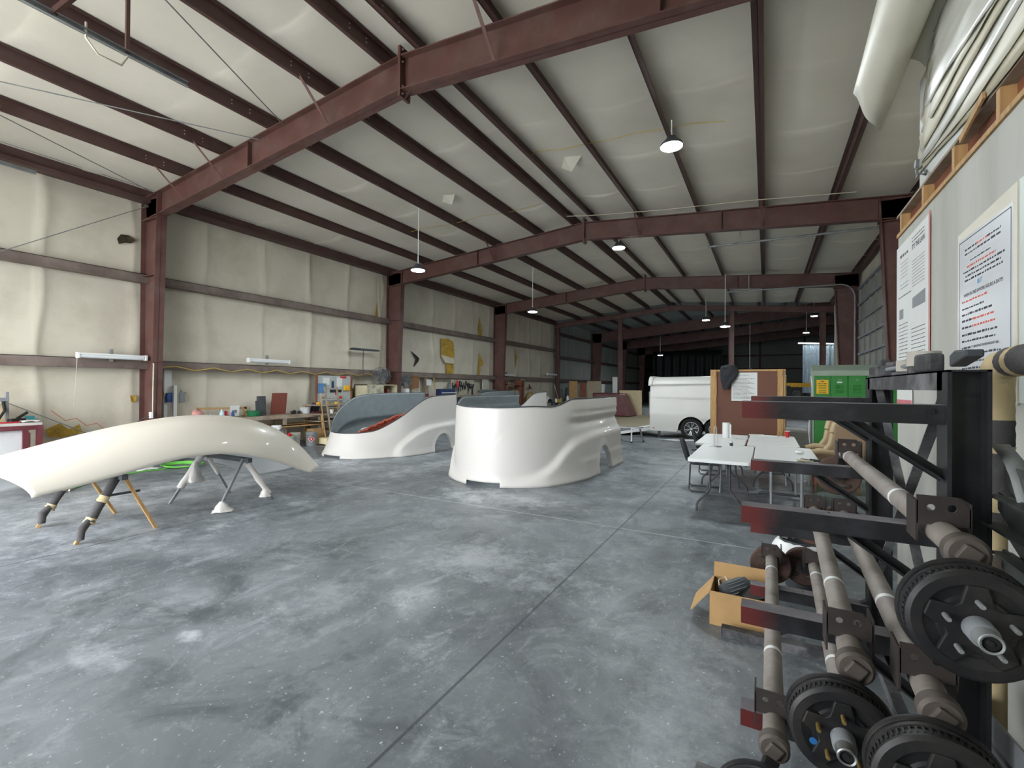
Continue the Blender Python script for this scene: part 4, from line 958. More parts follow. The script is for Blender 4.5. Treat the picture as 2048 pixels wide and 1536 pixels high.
# rolls and sheets stored above
struct('wall_office_upper', MB().box(OX-.012,OX+.0,-1.0,4.42,OZ+.19,OZ+.97), M('upper_board','b9bcb8',.5,var=.04,dirt='a09f97',dirt_amt=.3))
tag(MB().box(1.01,2.5,.1,4.2,OZ+.192,OZ+.93).build('storage_carton', M('grey_carton','8f8a80',.8), bevel=.02), 'long carton on the storage deck behind the pale upper board', 'carton')
def roll(label, x, y0, y1, z, r, seed, drop):
    N = 72; rows = []; turns = 2.3
    for i in range(25):
        f = i/24; row = []
        for k in range(N+1):
            u = k/N; a = 2*PI*turns*u; q = r*(1-.62*u)
            ye = y1 + drop*(math.cos(a+2.6)*.5+.5)*(1-.5*u) - .10*u + .02*math.sin(5*a+seed)
            y = y0+(ye-y0)*f
            w_ = sm(.55,1,f)*.22*(.5+.5*math.sin(a*1.5+seed))
            row.append((x+q*math.cos(a+2.9)*(1-.35*w_), y, z-.10*f*f+q*1.25*math.sin(a+2.9)*(1-w_)))
        rows.append(row)
    tag(MB().grid(rows).build('sheet_roll', CREAMS, smooth=180, solid=.004), label, 'roll', 'rolled sheets')
roll('big loose roll of cream vinyl sheet jutting out at the upper right, left one', .745, .6, 4.45, 4.11, .155, 1, .75)
roll('loose roll of cream vinyl sheet at the upper right, right behind the bigger one', .975, .6, 4.15, 4.20, .125, 4, .35)
SHEETS = [M('milky_sheet','c9c9c0',.3,var=.10,scale=3,stretch=(1,1.2,14)), CREAMS, M('yellowed_sheet','b9b29a',.5,var=.14,scale=4,stretch=(1,1,16))]
for k in range(6):
    rr = random.Random(k+70); rows = []; ye = 3.75+.09*k; zl = 3.50-.055*k
    for i in range(40):
        f = i/39; y = .5+(ye-.5)*f; row = []
        for j in range(14):
            g = j/13; z = 3.975-.004*k+(zl+.05*math.sin(y*2.2+k)-3.975)*g
            x = .978-.011*(5-k) - .0022*math.sin(y*14+z*26+k*2) - .0018*math.sin(z*61+y*9+k)
            row.append((x, y+.30*g*(.4+.6*math.sin(k*2.1+1)**2)*f+.035*math.sin(j*2.7+k)*f, z))
        rows.append(row)
    tag(MB().grid(rows).build('plastic_sheet', SHEETS[k%3], smooth=70, solid=.0015), ['outermost','second','third','fourth','fifth','innermost'][k]+' milky sheet draped down the pale board above the office wall', 'sheet', 'draped milky sheets')
tag(MB().tube([(OX-.02,4.30,OZ+.30),(OX-.06,4.28,OZ+.27),(OX-.07,4.22,OZ+.22),(OX-.03,4.20,OZ+.20),(OX-.02,4.24,OZ+.24)],.010,8).lathe([(.012,-.01),(.03,-.01),(.03,.01),(.012,.01)],(OX-.05,4.32,OZ+.33),(1,0,0),12).build('pulley_hook', GALV, smooth=60), 'small metal hook under the milky sheets at the wall corner', 'hook')
# ---------------------------------------------------------------- cantilever rack
RY = (2.12, 3.45); LV = (1.625,1.205,.80,.39); UX = .535
t = thing('cantilever_rack', 'black steel cantilever rack with red-tipped arms in the right foreground', 'rack', (.4,2.8,0))
for i, y in enumerate(RY):
    m = MB()
    m.box(UX,UX+.012,y-.055,y+.055,0,1.745); m.box(UX+.098,UX+.11,y-.055,y+.055,0,1.745); m.box(UX+.012,UX+.098,y-.004,y+.004,0,1.745); m.box(UX,UX+.11,y-.055,y+.055,1.738,1.745)
    m.build('upright', BLACKM, t)
    for k, z in enumerate(LV):
        a = MB().box(-.085,UX,y-.045,y-.039,z-.066,z).box(-.085,UX,y-.039,y+.035,z-.006,z)
        a.lathe([(.010,0),(.010,.008)],(UX-.04,y-.045,z-.022),(0,-1,0),8)
        a.box(-.085,UX,y-.044,y+.034,z,z+.0012,1)
        o = a.build('arm', [ARMM, DUSTT], t)
        dy = y+.0
        MB().bar((.20,dy,z-.01),(UX+.005,dy,z-.25),.038,.006,(0,1,0)).bar((.20,dy-.02,z-.02),(UX+.005,dy-.02,z-.262),.006,.04,(0,1,0)).build('arm_brace', BLACKM, t)
    MB().box(-.26,UX+.11,y-.045,y+.03,.0,.06).build('base_leg', DUSTY, t, bevel=.004)
    MB().bar((.0,y,.05),(UX+.005,y,.40),.04,.03).build('base_brace', BLACKM, t)
MB().box(UX+.0,UX+.006,RY[0],RY[1],1.675,1.745).box(UX+.0,UX+.06,RY[0],RY[1],1.739,1.745).build('top_tie', DUSTY, t)
MB().bar((UX+.02,RY[0],1.70),(UX+.02,RY[1]-.1,.55),.006,.036,(1,0,0)).bar((UX+.05,RY[1],1.70),(UX+.05,RY[0]+.1,.55),.006,.036,(1,0,0)).build('cross_brace', DUSTY, t)
MB().box(UX+.02,UX+.07,RY[0],RY[1],.08,.13).build('lower_tie', DUSTY, t)

# ---------------------------------------------------------------- torsion axles
def brake(parent, cx, y, cz, s, full, studs):
    """s=-1: the near drum (outer face towards -Y); s=+1: the far end, where the back of the plate shows."""
    A = (0,s,0); c = (cx,y,cz)
    pl = MB().lathe([(.05,-.012),(.132,-.012),(.140,-.004),(.140,.006),(.136,.012),(.05,.012)], c, A, 40)
    pl = pl.build('backing_plate', DRUMR if s > 0 else DRUM, parent, smooth=40)
    m = MB()
    for a in (.5,2.2,3.9,5.3): m.ball((cx+.085*math.cos(a), y-s*.014, cz+.085*math.sin(a)), .022, 8, 5, (1.6,.35,.8))
    m.lathe([(.05,-.03),(.05,-.01)], c, A, 16); m.build('plate_boss', RUSTB, pl, smooth=60)
    dprof = [(.134,.012),(.134,.026),(.128,.028),(.128,.050),(.131,.052),(.131,.060),(.122,.068),(.100,.070),(.092,.064),(.075,.063),(.070,.070),(.030,.072)]
    dr_ = MB().lathe(dprof, c, A, 48)
    for k in range(60):
        a = 2*PI*k/60; p = Vector((cx+.1285*math.cos(a), y+s*.039, cz+.1285*math.sin(a)))
        dr_.obox(p, (.006,.020,.005), Matrix.Rotation(-a,3,'Y'))
    d = dr_.build('brake_drum', DRUM, parent, smooth=35)
    if not full: return
    F_ = y+s*.068
    m = MB()                                             # raised star-shaped web on the face
    P = []
    for k in range(10):
        a = 2*PI*k/10+.31; r = .100 if k % 2 == 0 else .062
        w_ = .20 if k % 2 == 0 else .10
        P += [(r*math.cos(a-w_), r*math.sin(a-w_)), (r*math.cos(a+w_), r*math.sin(a+w_))]
    m.prism(P, (cx,F_-s*.008,cz), (1,0,0), (0,0,1), (0,s*.014,0))
    m.build('hub_web', DRUM, d, bevel=.004)
    for k in range(5):
        a = 2*PI*k/5+.31; p = (cx+.062*math.cos(a), F_, cz+.062*math.sin(a))
        MB().lathe([(.0062,0),(.0062,.034),(.0048,.038)], p, A, 10).build('wheel_stud', studs, d, smooth=40)
    MB().lathe([(.030,.0),(.029,.045),(.026,.05)], (cx,F_,cz), A, 24).build('hub', GREYM, d, smooth=35)
    MB().lathe([(.0245,.048),(.0245,.054),(.0235,.056),(.0235,.083),(.021,.086),(.017,.084)], (cx,F_,cz), A, 24, cap=False).build('grease_cap', CHROME if studs is BRASS else GALV, d, smooth=35)
    MB().lathe([(.0172,.078),(.008,.077),(.006,.081),(.001,.081)], (cx,F_,cz), A, 20).build('cap_plug', BLACKR, d, smooth=35)
def axle(label, pn, pf, yb, drum_n, drum_f, full, studs=GALV, nearend=True):
    t = thing('torsion_axle', label, 'axle', ((pn[0]+pf[0])/2,(pn[1]+pf[1])/2,pn[2]), 'trailer axles on the rack')
    A, B = Vector(pn), Vector(pf); d = (B-A).normalized(); R = .037
    n = 24; MB().tube([A+(B-A)*k/n for k in range(n+1)], R, 20).build('axle_tube', AXLE, t, smooth=40)
    for f in (.30,.86): MB().tube([A+(B-A)*f, A+(B-A)*(f+.012)], R+.0006, 20).build('paint_band', WHITEP, t, smooth=40)
    for e, yy in ((A,yb[0]),(B,yb[1])):
        c = A+(B-A)*((yy-A.y)/(B.y-A.y)); w_ = .062
        m = MB()
        m.holed([(-w_,-.004),(w_,-.004),(w_,.05),(w_-.028,.084),(-w_,.084)], [(-.028,.048,.0105),(.02,.05,.0115)], (c.x,c.y-.003,c.z+.028), (1,0,0), (0,0,1), (0,.006,0))
        for sx in (-1,1): m.box(c.x+sx*w_-.003,c.x+sx*w_+.003,c.y-.003,c.y+.10,c.z-.03,c.z+.095)
        o = m.build('mount_bracket', RUSTB, t)
    for s, e, dc in ((-1,A,drum_n),(1,B,drum_f)):
        if dc is None: continue
        MB().tube([e-d*s*.012, e+d*s*.0, e+d*s*.035, e+d*s*.044], [R+.001,R+.012,R+.012,R+.004], 24).build('end_cap', AXCAP, t, smooth=40)
        k = MB().obox(e+d*s*.046, (.046,.018,.046), Matrix.Rotation(.55,3,'Y')); k.build('torsion_square', AXCAP, t, bevel=.005)
        D = Vector(dc); y0 = e.y+s*.03
        MB().bar((e.x,e.y+s*.012,e.z-.02),(D.x,D.y-s*.05,D.z),.05,.03,(0,1,0)).build('trailing_arm', DRUM, t, bevel=.006)
        MB().tube([(D.x,D.y-s*.07,D.z),(D.x,D.y+s*.01,D.z)], .026, 14).build('spindle', DRUM, t, smooth=40)
        brake(t, D.x, D.y, D.z, s, full and s < 0, studs)
    return t
Z2, Z3, Z4 = LV[1]+.038, LV[2]+.038, LV[3]+.038
axle('topmost torsion axle resting on the second arms, with the big dark drum at the right', (.470,1.69,Z2), (.470,3.88,Z2), (1.85,3.62), (.440,1.56,1.115), (.46,4.06,1.05), True, GALV)
axle('torsion axle with the brass studs and blue paint dot on its drum, third arm level', (.240,1.75,Z3), (.300,3.83,Z3), (1.86,3.76), (.195,1.68,.685), (.305,4.00,.68), True, BRASS)
axle('torsion axle on the third arms between the brass-stud one and the uprights', (.400,1.61,Z3), (.462,3.83,Z3), (1.71,3.73), (.360,1.48,.74), (.48,4.02,.70), True, GALV)
axle('outermost rusty torsion axle on the fourth arms, nearest the open floor', (.030,1.88,Z4), (.040,3.88,Z4), (1.99,3.86), (-.01,1.72,.315), (.035,4.06,.32), True, GALV)
axle('torsion axle on the fourth arms tucked behind the rusty outermost one', (.270,1.95,Z4), (.303,3.90,Z4), (2.1,3.84), (.24,1.80,.24), (.255,4.12,.33), False, GALV)
tag(MB().lathe([(.010,0),(.010,.0008)], (.125,1.68-.0713,.65), (0,-1,0), 14).build('paint_dot', M('blue_dot','1f5f9a',.5)), 'small blue paint dot on the face of the brass-stud drum', 'paint mark')
# loose bracket ends and tape rolls on the rack top
t = thing('clamp_block', 'greasy dark clamp block on top of the rack near the tape rolls', 'clamp', (.62,3.0,1.745), 'iron parts on the rack top')
MB().obox((.60,3.12,1.775),(.09,.10,.055),Matrix.Rotation(.4,3,'Z')).obox((.60,3.12,1.81),(.05,.08,.025),Matrix.Rotation(.4,3,'Z')).build('jaw', DUSTY, t, bevel=.008)
MB().tube([(.56,3.08,1.78),(.64,2.88,1.80)],.011,8).build('screw', GREYM, t)
t = thing('clamp_block', 'dark angled iron jaw lying on the near end of the rack top', 'clamp', (.58,2.4,1.745), 'iron parts on the rack top')
MB().obox((.58,2.46,1.785),(.06,.12,.075),Matrix.Rotation(.15,3,'Z')).build('jaw', DUSTY, t, bevel=.012)
MB().prism([(0,0),(.16,.03),(.16,.055),(.05,.06),(0,.045)], (.60,2.30,1.762), (0,-1,0), (0,0,1), (.05,0,0)).build('lever', GREYD, t, bevel=.006)
t = thing('clamp_block', 'low dark iron hook at the far end of the rack top', 'clamp', (.60,3.35,1.745), 'iron parts on the rack top')
MB().obox((.60,3.36,1.775),(.12,.10,.06),Matrix.Rotation(.2,3,'Z')).prism([(0,0),(.12,.02),(.05,.10),(0,.08)],(.57,3.3,1.75),(0,1,0),(0,0,1),(.05,0,0)).build('jaw', DUSTY, t, bevel=.006)
for i, (y, r, h, z, lb) in enumerate(((2.70,.060,.065,1.80,'large grey-white ring on the greasy iron parts atop the rack'),(3.0,.04,.055,1.785,'smaller grey-white ring farther along the rack top'))):
    tag(MB().lathe([(r*.7,0),(r,0),(r,h),(r*.7,h),(r*.7,0)], (.62,y,z-.018), (0,0,1), 20, cap=False).build('tape_roll', M('tape_grey%d'%i,'aaa59b',.8,var=.1), smooth=40), lb, 'roll', 'rings on the rack top')
    tag(MB().obox((.62,y,1.745+(z-1.765)/2),(.10,.09,z-1.768)).build('steel_offcut', DUSTY, bevel=.006), ['dark steel offcut under the large ring on the rack top','dark steel offcut under the smaller ring on the rack top'][i], 'offcut')
# lagged pipe
t = thing('lagged_pipe', 'vertical pipe lagged with grey foam and tan tape bands at the right edge', 'pipe', (.80,2.53,0))
px, py = .80, 2.53; R = .054
MB().tube([(px,py,.0),(px,py,1.25)], .035, 14).build('pipe', TAPE, t, smooth=50)
def seg(name, z0, z1, r, m_, sd):
    n = 8; rr = random.Random(sd); MB().tube([(px,py,z0+(z1-z0)*k/n) for k in range(n+1)], [r*rr.uniform(.97,1.04) for _ in range(n+1)], 18).build(name, m_, t, smooth=60)
seg('foam_sleeve',.55,1.03,.040,M('dirty_foam','5e544a',.9,var=.2,scale=9,bump=.3),9); seg('foam_sleeve', 1.26, 1.43, R, LAMINK, 2); seg('foam_sleeve', 1.455, 1.56, R, LAMINK, 3); seg('tape_band', 1.20, 1.26, R*.98, TAPE, 5); seg('tape_band', 1.43, 1.457, R*1.01, TAPE, 6); seg('tape_band', 1.56, 1.72, R*1.0, TAPE, 7); seg('foam_sleeve', 1.14, 1.20, .05, LAMINK, 8)
m = MB(); P = [(px,py,1.70),(px,py-.01,1.745),(px,py-.05,1.775),(px+.01,py-.11,1.785),(px+.01,py-.3,1.79),(px+.01,py-.9,1.80)]
m.tube(P[:4], R, 16); m.build('tape_elbow', TAPE, t, smooth=60)
MB().tube([P[3],(px+.01,py-.17,1.785)], R*1.04, 16).build('foam_sleeve', LAMINK, t, smooth=60); MB().tube([(px+.01,py-.17,1.785),(px+.01,py-.21,1.787)], R*1.06, 16).build('tape_band', TAPE, t, smooth=60); MB().tube([(px+.01,py-.21,1.787),P[5]], R*1.04, 16).build('foam_sleeve', LAMINK, t, smooth=60)
# toothed brackets hanging at the right edge
GB = M('dull_green_steel','4d5452',.5,metal=.4,var=.3,scale=8,dirt='8b8a82',dirt_amt=.4)
HL = ['uppermost, with a curled strap','second','third','fourth','lowest']
for k, z in enumerate((1.40,1.31,1.22,1.13,1.04)):
    y0, y1, x = 2.15-.015*k, 1.45, .70
    t = thing('toothed_bracket', f'toothed steel bracket at the right edge by the lagged pipe, {HL[k]}', 'bracket', (x,1.7,z), 'hanging toothed brackets')
    P = [(0,0)]; n = 9
    for j in range(n): a = (y0-y1)*j/n; b_ = (y0-y1)/n; P += [(a+b_*.1,.028),(a+b_*.55,.028),(a+b_*.6,.0)]
    P += [(y0-y1,0),(y0-y1,-.075),(.1,-.075),(0,-.03)]
    MB().prism(P, (x-.02*(k%2),y0,z), (0,-1,0), (0,0,1), (.008,0,0)).build('toothed_plate', GB, t)
    MB().box(x-.02*(k%2)-.05,x-.02*(k%2),y1,y0-.03,z-.075,z-.068).build('flange', GB, t)
    MB().box(x-.02*(k%2)+.008,OX,1.8,1.84,z-.06,z-.04).build('wall_peg', GREYD, t)
    if k == 0: MB().grid([[(x-.02+.05*j, 2.20-.10*i*.5, 1.47+.02*math.sin(i*.5)-.028*i*i*.35+(.02 if i==0 else 0)) for j in range(2)] for i in range(8)]).build('strap', GALV, t, smooth=60, solid=.003)
# steel flats leaning low at the right edge
for k in range(6):
    z = .50-.035*k; tag(MB().bar((.72+.012*k,2.75,z-.10),(.70+.014*k,.75,z+.18-.01*k),.008,.09 if k == 0 else .05).build('steel_flat', [GREYM,GB,DUSTY][k%3]), 'long steel flat bar low at the right edge, '+['topmost','second','third','fourth','fifth','lowest'][k]+' of the sloping bundle', 'bar', 'sloping steel flats')
tag(MB().bar((.90,2.6,.02),(.93,1.1,.95),.03,.16).build('wood_plank', WOODP), 'grey wooden plank leaning behind the sloping steel flats at the right edge', 'plank')
# floor boxes beside the rack
t = thing('cardboard_box', 'open cardboard box of motor parts on the floor under the rack arms', 'box', (-.16,3.72,0))
bx0, bx1, by0, by1, bh = -.345, .02, 3.555, 3.86, .235
MB().box(bx0,bx1,by0,by1,0,.008).box(bx0,bx0+.006,by0,by1,.008,bh).box(bx1-.006,bx1,by0,by1,.008,bh).box(bx0+.006,bx1-.006,by0,by0+.006,.008,bh).box(bx0+.006,bx1-.006,by1-.006,by1,.008,bh).build('carton', CARD, t)
MB().add([(bx0,by0,bh),(bx0,by1,bh),(bx0-.13,by1,.07),(bx0-.13,by0,.07)],[(0,1,2,3)]).build('flap', CARD, t, solid=.005)
MB().add([(bx0,by1,bh),(bx1,by1,bh),(bx1,by1+.03,bh+.10),(bx0,by1+.03,bh+.10)],[(0,1,2,3)]).build('flap', CARD, t, solid=.005)
for i, (x, y, z, ax, lb) in enumerate(((-.19,3.70,.225,(.8,.5,.3),'finned grey motor housing in the cardboard box, upper left'),(-.25,3.66,.13,(.9,.2,.2),'finned grey motor housing in the cardboard box, lower left'),)):
    o = thing('electric_motor', lb, 'motor', (x,y,z), 'motors in the box')
    MB().lathe([(.02,-.10),(.055,-.10),(.06,-.07),(.06,.07),(.055,.10),(.02,.10)], (x,y,z), ax, 20).build('housing', GREYD, o, smooth=40)
    m = MB(); A_ = Vector(ax).normalized(); u = A_.orthogonal().normalized(); v_ = A_.cross(u)
    for k in range(18):
        q = 2*PI*k/18; p = Vector((x,y,z))+(u*math.cos(q)+v_*math.sin(q))*.063; m.bar(p-A_*.06,p+A_*.06,.004,.01,(u*math.cos(q)+v_*math.sin(q)))
    m.build('cooling_rib', GALV, o)
tag(MB().lathe([(.10,.0),(.105,.01),(.10,.05),(.05,.055),(.03,.02),(.028,.02)], (-.07,3.70,.205), (-.1,-.35,1), 28).lathe([(.06,.05),(.025,.058)],(-.07,3.70,.205),(-.1,-.35,1),20).build('brake_drum', DRUM, smooth=40), 'loose dark brake drum lying in the cardboard box', 'drum')
tag(MB().tube([(-.28,3.66,.16),(-.30,3.72,.26),(-.26,3.75,.28),(-.22,3.70,.24),(-.18,3.66,.20)],.005,6).build('wire_lead', CREAMW, smooth=60), 'pale looped wire sticking out of the cardboard box', 'wire')
tag(MB().box(-.10,.50,3.62,5.0,0,.018).build('plywood_scrap', M('stained_plywood','8a7a62',.75,var=.15,scale=2,dirt='b9bcbe',dirt_amt=.6)), 'stained plywood scrap on the floor under the rack', 'plywood') if False else None
t = thing('waste_bin', 'dark waste bin with white liner on the floor behind the far axle drums', 'bin', (.27,4.62,0))
MB().lathe([(.12,0),(.165,.40),(.16,.40),(.115,.01)], (.27,4.62,0), (0,0,1), 24, cap=False).lathe([(.12,0),(.001,.005)],(.27,4.62,0),(0,0,1),24).build('bucket', GREYD, t, smooth=50)
m = MB(); rws = []
for i in range(6): rws.append([(.27+(.15+.014*i+.012*math.sin(k*1.7+i))*math.cos(2*PI*k/26), 4.62+(.15+.014*i+.012*math.sin(k*2.3))*math.sin(2*PI*k/26), .36+.07*math.sin(PI*i/5)-.02*i+.008*math.sin(k*3)) for k in range(26)])
m.grid(rws,0,True).build('liner', WHITEP, t, smooth=70, solid=.002)
tag(MB().tube([(-.02,1.52,.006),(-.06,1.60,.006),(.0,1.78,.006),(.07,1.95,.006)],.005,6).build('floor_cable', BLACKR, smooth=60), 'thin black cord on the floor by the outermost axle end', 'cord')
# ---------------------------------------------------------------- things along the left wall
WX_ = -12.30
def patch(label, y, z, pts, m_=YFOAM, flap=None, x=-12.26):
    t = thing('torn_lining', label, 'tear', (x,y,z), 'tears in the wall lining')
    n = len(pts); c = (x-.015, y, z); vs = [c]+[(x+.012*(i%2), y+a, z+b) for i, (a,b) in enumerate(pts)]
    MB().add(vs, [(0,i+1,(i+1)%n+1) for i in range(n)]).build('exposed_insulation', m_, t, solid=.01)
    if flap: MB().add([(x+.02,y+a,z+b) if i < 2 else (x+.10,y+a,z+b) for i,(a,b) in enumerate(flap)],[tuple(range(len(flap)))]).build('lining_flap', LINW, t, solid=.004)
patch('dark torn hole in the lining high on the nearest left wall panel', 4.70, 4.82, [(-.16,-.02),(-.1,.09),(.04,.11),(.17,.04),(.10,-.05),(-.02,-.07),(-.13,-.13)], M('dark_fibre','3c3222',.9,var=.4,scale=10))
patch('big yellow torn patch high on the left wall past the second column', 16.35, 3.15, [(-.5,.55),(.0,.60),(.35,.50),(.45,.1),(.42,-.5),(.40,-1.05),(-.1,-1.05),(-.15,-.35),(-.5,-.25)], YFOAM, [(-.55,-.15),(.4,-.25),(.3,-.5),(-.3,-.48)])
patch('narrow yellow tear near the third column, above the upper girt', 18.9, 4.45, [(-.04,.55),(.18,-.1),(.14,-.35),(-.1,-.35),(-.12,0)], YFOAM, [(0,1.0),(.05,.9),(.3,-.2),(.22,-.2)])
patch('narrow yellow tear near the third column, below the upper girt', 18.9, 2.75, [(-.02,.55),(.22,.2),(.3,-.05),(.1,-.1),(.02,-.6),(-.14,-.55),(-.1,.1)])
patch('thin yellow slit in the lining past the third column', 22.6, 3.25, [(-.05,.5),(.08,.15),(.25,.05),(.08,-.1),(.02,-.55),(-.04,-.1)])
patch('dark bent slit in the lining past the second column', 14.25, 2.75, [(-.35,.3),(.05,.10),(.18,.02),(.12,-.1),(-.15,-.35),(.02,-.05)], M('dark_slit','2b2722',.9))
patch('ragged yellow tear beside the nearest column, left of the blue cloth', 5.45, 1.42, [(-.2,.2),(-.06,.03),(.06,.1),(.12,.22),(.17,.2),(.13,-.02),(.22,-.05),(.10,-.12),(0,-.02),(-.2,-.15),(-.22,-.03)])
patch('small yellow tear left of the nearest column', 4.86, 1.35, [(-.06,.06),(.06,.07),(.04,-.1),(-.04,-.08)])
patch('smudged yellow tear low on the wall beside the workbench', 3.75, .72, [(-.3,.05),(-.1,.16),(.05,.02),(.2,.12),(.25,-.05),(-.05,-.12),(-.25,-.1)])
patch('little yellow tear at the top of the second column, lining pulled loose', 12.1, 4.35, [(-.06,-.2),(.0,.3),(.06,-.2),(.05,-.4),(-.06,-.38)], YFOAM, [(-.03,1.2),(.03,1.2),(.08,-.25),(-.02,-.3)])
# tube lights on the girts
def tube_light(label, y0, y1, z, x=-12.0):
    t = thing('tube_light', label, 'light', (x,(y0+y1)/2,z), 'tube light fittings')
    MB().box(x-.05,x+.05,y0,y1,z-.0,z+.03).build('backing', WHITEP, t)
    MB().tube([(x,y0+.03,z-.03),(x,y1-.03,z-.03)], .045, 14).build('cover', M('frosted_cover','d9dde0',.35,var=.02), t, smooth=60)
    for y in (y0,y1): MB().box(x-.055,x+.055,y-.02,y+.03,z-.08,z+.04).build('end_cap', WHITEP, t, bevel=.01)
    MB().box(x-.14,x-.05,(y0+y1)/2-.02,(y0+y1)/2+.02,z-.12,z+.14).build('bracket', GALV, t)
tube_light('white tube light fitting on the lower girt beside the nearest column', 3.83, 4.97, 2.26)
tube_light('white tube light fitting on the lower girt above the long wall bench', 7.28, 8.45, 2.34)
tube_light('small pale tube light just past the third column', 20.7, 22.0, 2.28, -12.05)
tube_light('small pale tube light beside the dividing frame', 26.4, 27.8, 2.46, -12.05)
# cords
def cord(label, P, r=.009, m_=CREAMW, cat='cable'): tag(MB().tube(P, r, 6).build('wall_cable', m_, smooth=60), label, cat)
cord('yellow cable looping along the lower girt above the bench', [(-12.03,5.3,2.05)]+[(-12.04,5.6+.42*k,2.08-.09*(k%2)) for k in range(16)], .014, CABLEY)
cord('pale conduit dropping down the nearest left column', [(-11.6,4.95,2.12),(-11.6,4.96,2.08),(-11.62,4.965,2.0),(-11.64,4.965,1.0)], .014)
tag(MB().box(-11.72,-11.62,4.93,4.97,.93,1.06).build('socket_box', WHITEP), 'white socket box at the end of the conduit on the nearest column', 'socket')
cord('pale flex hanging straight down from the nearest tube light', [(-12.02,3.83,2.2),(-12.05,3.82,1.6),(-12.08,3.80,1.1)], .005)
cord('orange lead looped along the sloping rod beside the workbench', [(-12.0,3.45,1.15)]+[(-12.0,3.5+.16*k,1.10-.06*k-.10*(k%2)) for k in range(7)], .007, ORANGE)
cord('dark hose on the wall left of the nearest column base', [(-11.68,4.96,.98),(-11.8,4.85,.92),(-12.0,4.65,.70),(-12.05,4.5,.5)], .010, GREYD)
# workbench at the left edge
t = thing('workbench', 'dark red framed workbench with white panel at the left edge by the wall', 'workbench', (-11.6,2.5,0))
MB().box(-12.1,-11.17,1.75,3.10,.93,.985).build('bench_top', M('worn_top','b8b4b0',.6,var=.1), t)
MB().box(-11.19,-11.155,1.75,3.11,.86,.94).box(-12.1,-11.18,3.08,3.115,.86,.94).build('edge_rail', MAROON, t)
MB().box(-11.26,-11.22,1.8,2.86,.06,.86).build('front_panel', M('scuffed_white','c9c9ca',.6,var=.06,dirt='a6a3a4',dirt_amt=.5), t)
for y in (1.76,2.86,3.04):
    MB().box(-11.25,-11.17,y,y+.07,0,.86).build('leg', MAROON, t)
MB().box(-12.1,-12.03,3.04,3.11,0,.86).build('leg', MAROON, t)
MB().box(-12.05,-11.25,1.8,3.05,.18,.21).build('lower_shelf', WOODP, t)
tag(MB().box(-11.95,-11.35,2.92,3.0,.21,.80).build('foam_slab', M('pink_slab','c8767a',.7)), 'pink slab standing on the shelf of the left edge workbench', 'slab')
t = thing('cardboard_box', 'tan cardboard box on the left edge workbench with dark hose in front', 'box', (-11.75,2.45,.985))
MB().box(-12.05,-11.5,2.15,2.72,.985,1.31).build('carton', M('pale_carton','c9b48d',.8), t)
MB().box(-12.05,-12.03,2.73,2.90,1.0,1.30).build('flap', CARD, t)
t = thing('machine_handle', 'grey machine head with twin black hoses on the left edge workbench', 'machine', (-11.4,2.5,.985))
MB().box(-11.46,-11.36,2.45,2.74,1.36,1.42).box(-11.44,-11.38,2.70,2.74,.99,1.52).build('head', GREYM, t, bevel=.006)
for dy in (0,.09): MB().tube([(-11.38,2.58+dy,1.36),(-11.34,2.59+dy,1.2),(-11.33,2.52+dy,1.06),(-11.33,2.40,1.01),(-11.4,2.1,1.0)], .020, 8).build('hose', BLACKR, t, smooth=60)
tag(MB().obox((-11.4,2.83,1.03),(.12,.22,.05),Matrix.Rotation(.4,3,'Z')).bar((-11.4,2.84,1.05),(-11.42,2.98,1.16),.04,.04).build('power_tool', BLACKR, bevel=.006), 'black power tool lying on the left edge workbench', 'tool')
tag(MB().tube([(-11.24,2.3,1.0),(-11.24,2.5,1.0),(-11.25,2.7,1.0),(-11.26,2.84,1.0)],.012,6).build('red_lead', RED, smooth=60), 'red lead along the front of the left edge workbench', 'lead')
tag(MB().grid([[(-11.5+.06*i,2.86+.06*j,.99+.03*abs(math.sin(i*1.3+j))) for j in range(5)] for i in range(6)]).build('white_rag', RAG, smooth=70, solid=.006), 'white rag at the far end of the left edge workbench', 'rag')
tag(MB().box(-11.75,-11.55,3.0,3.16,.986,1.03).box(-11.72,-11.6,3.02,3.12,1.03,1.08).build('small_carton', M('teal_carton','3f8f97',.6), bevel=.004), 'small teal and dark packet at the corner of the left edge workbench', 'packet')
tag(MB().grid([[(-11.9+.11*i,3.2+.13*j,.46+.05*math.sin(i*1.2+j*.9)-.003*i) for j in range(8)] for i in range(7)]).build('dust_sheet', M('grey_dust_sheet','a9a9aa',.85), smooth=70, solid=.006), 'crumpled grey sheeting on boxes right of the left edge workbench', 'sheet')
tag(MB().box(-12.0,-11.25,3.22,4.1,0,.38).build('carton', CARD, bevel=.01), 'carton under the crumpled grey sheeting near the left edge workbench', 'carton')
# long wall bench
t = thing('wall_bench', 'long worn timber bench with lower shelf along the left wall', 'bench', (-11.85,7.3,0))
MB().box(-12.2,-11.58,5.35,9.35,.80,.84).build('bench_top', WOODP, t)
MB().box(-11.60,-11.565,5.35,9.35,.74,.80).build('front_rail', WOODP, t)
MB().box(-12.2,-11.52,5.6,9.30,.54,.565).box(-11.55,-11.52,5.6,9.30,.50,.565).build('lower_shelf', WOOD, t)
for y in (5.5,6.8,8.05,9.2): MB().box(-11.66,-11.58,y,y+.07,0,.80).build('leg', WOODP, t); MB().box(-12.18,-12.10,y,y+.07,0,.80).build('leg', WOODP, t)
BZ = .841
t = thing('timber_easel', 'open raw timber frame standing on the long wall bench', 'frame', (-11.9,6.6,BZ))
for a, b in (((-11.95,6.0,1.08),(-11.95,7.2,1.06)),((-11.95,7.17,BZ),(-11.95,7.17,1.09)),((-11.95,6.03,BZ),(-11.95,6.03,1.08))): MB().bar(a,b,.05,.05).build('rail', WOOD, t)
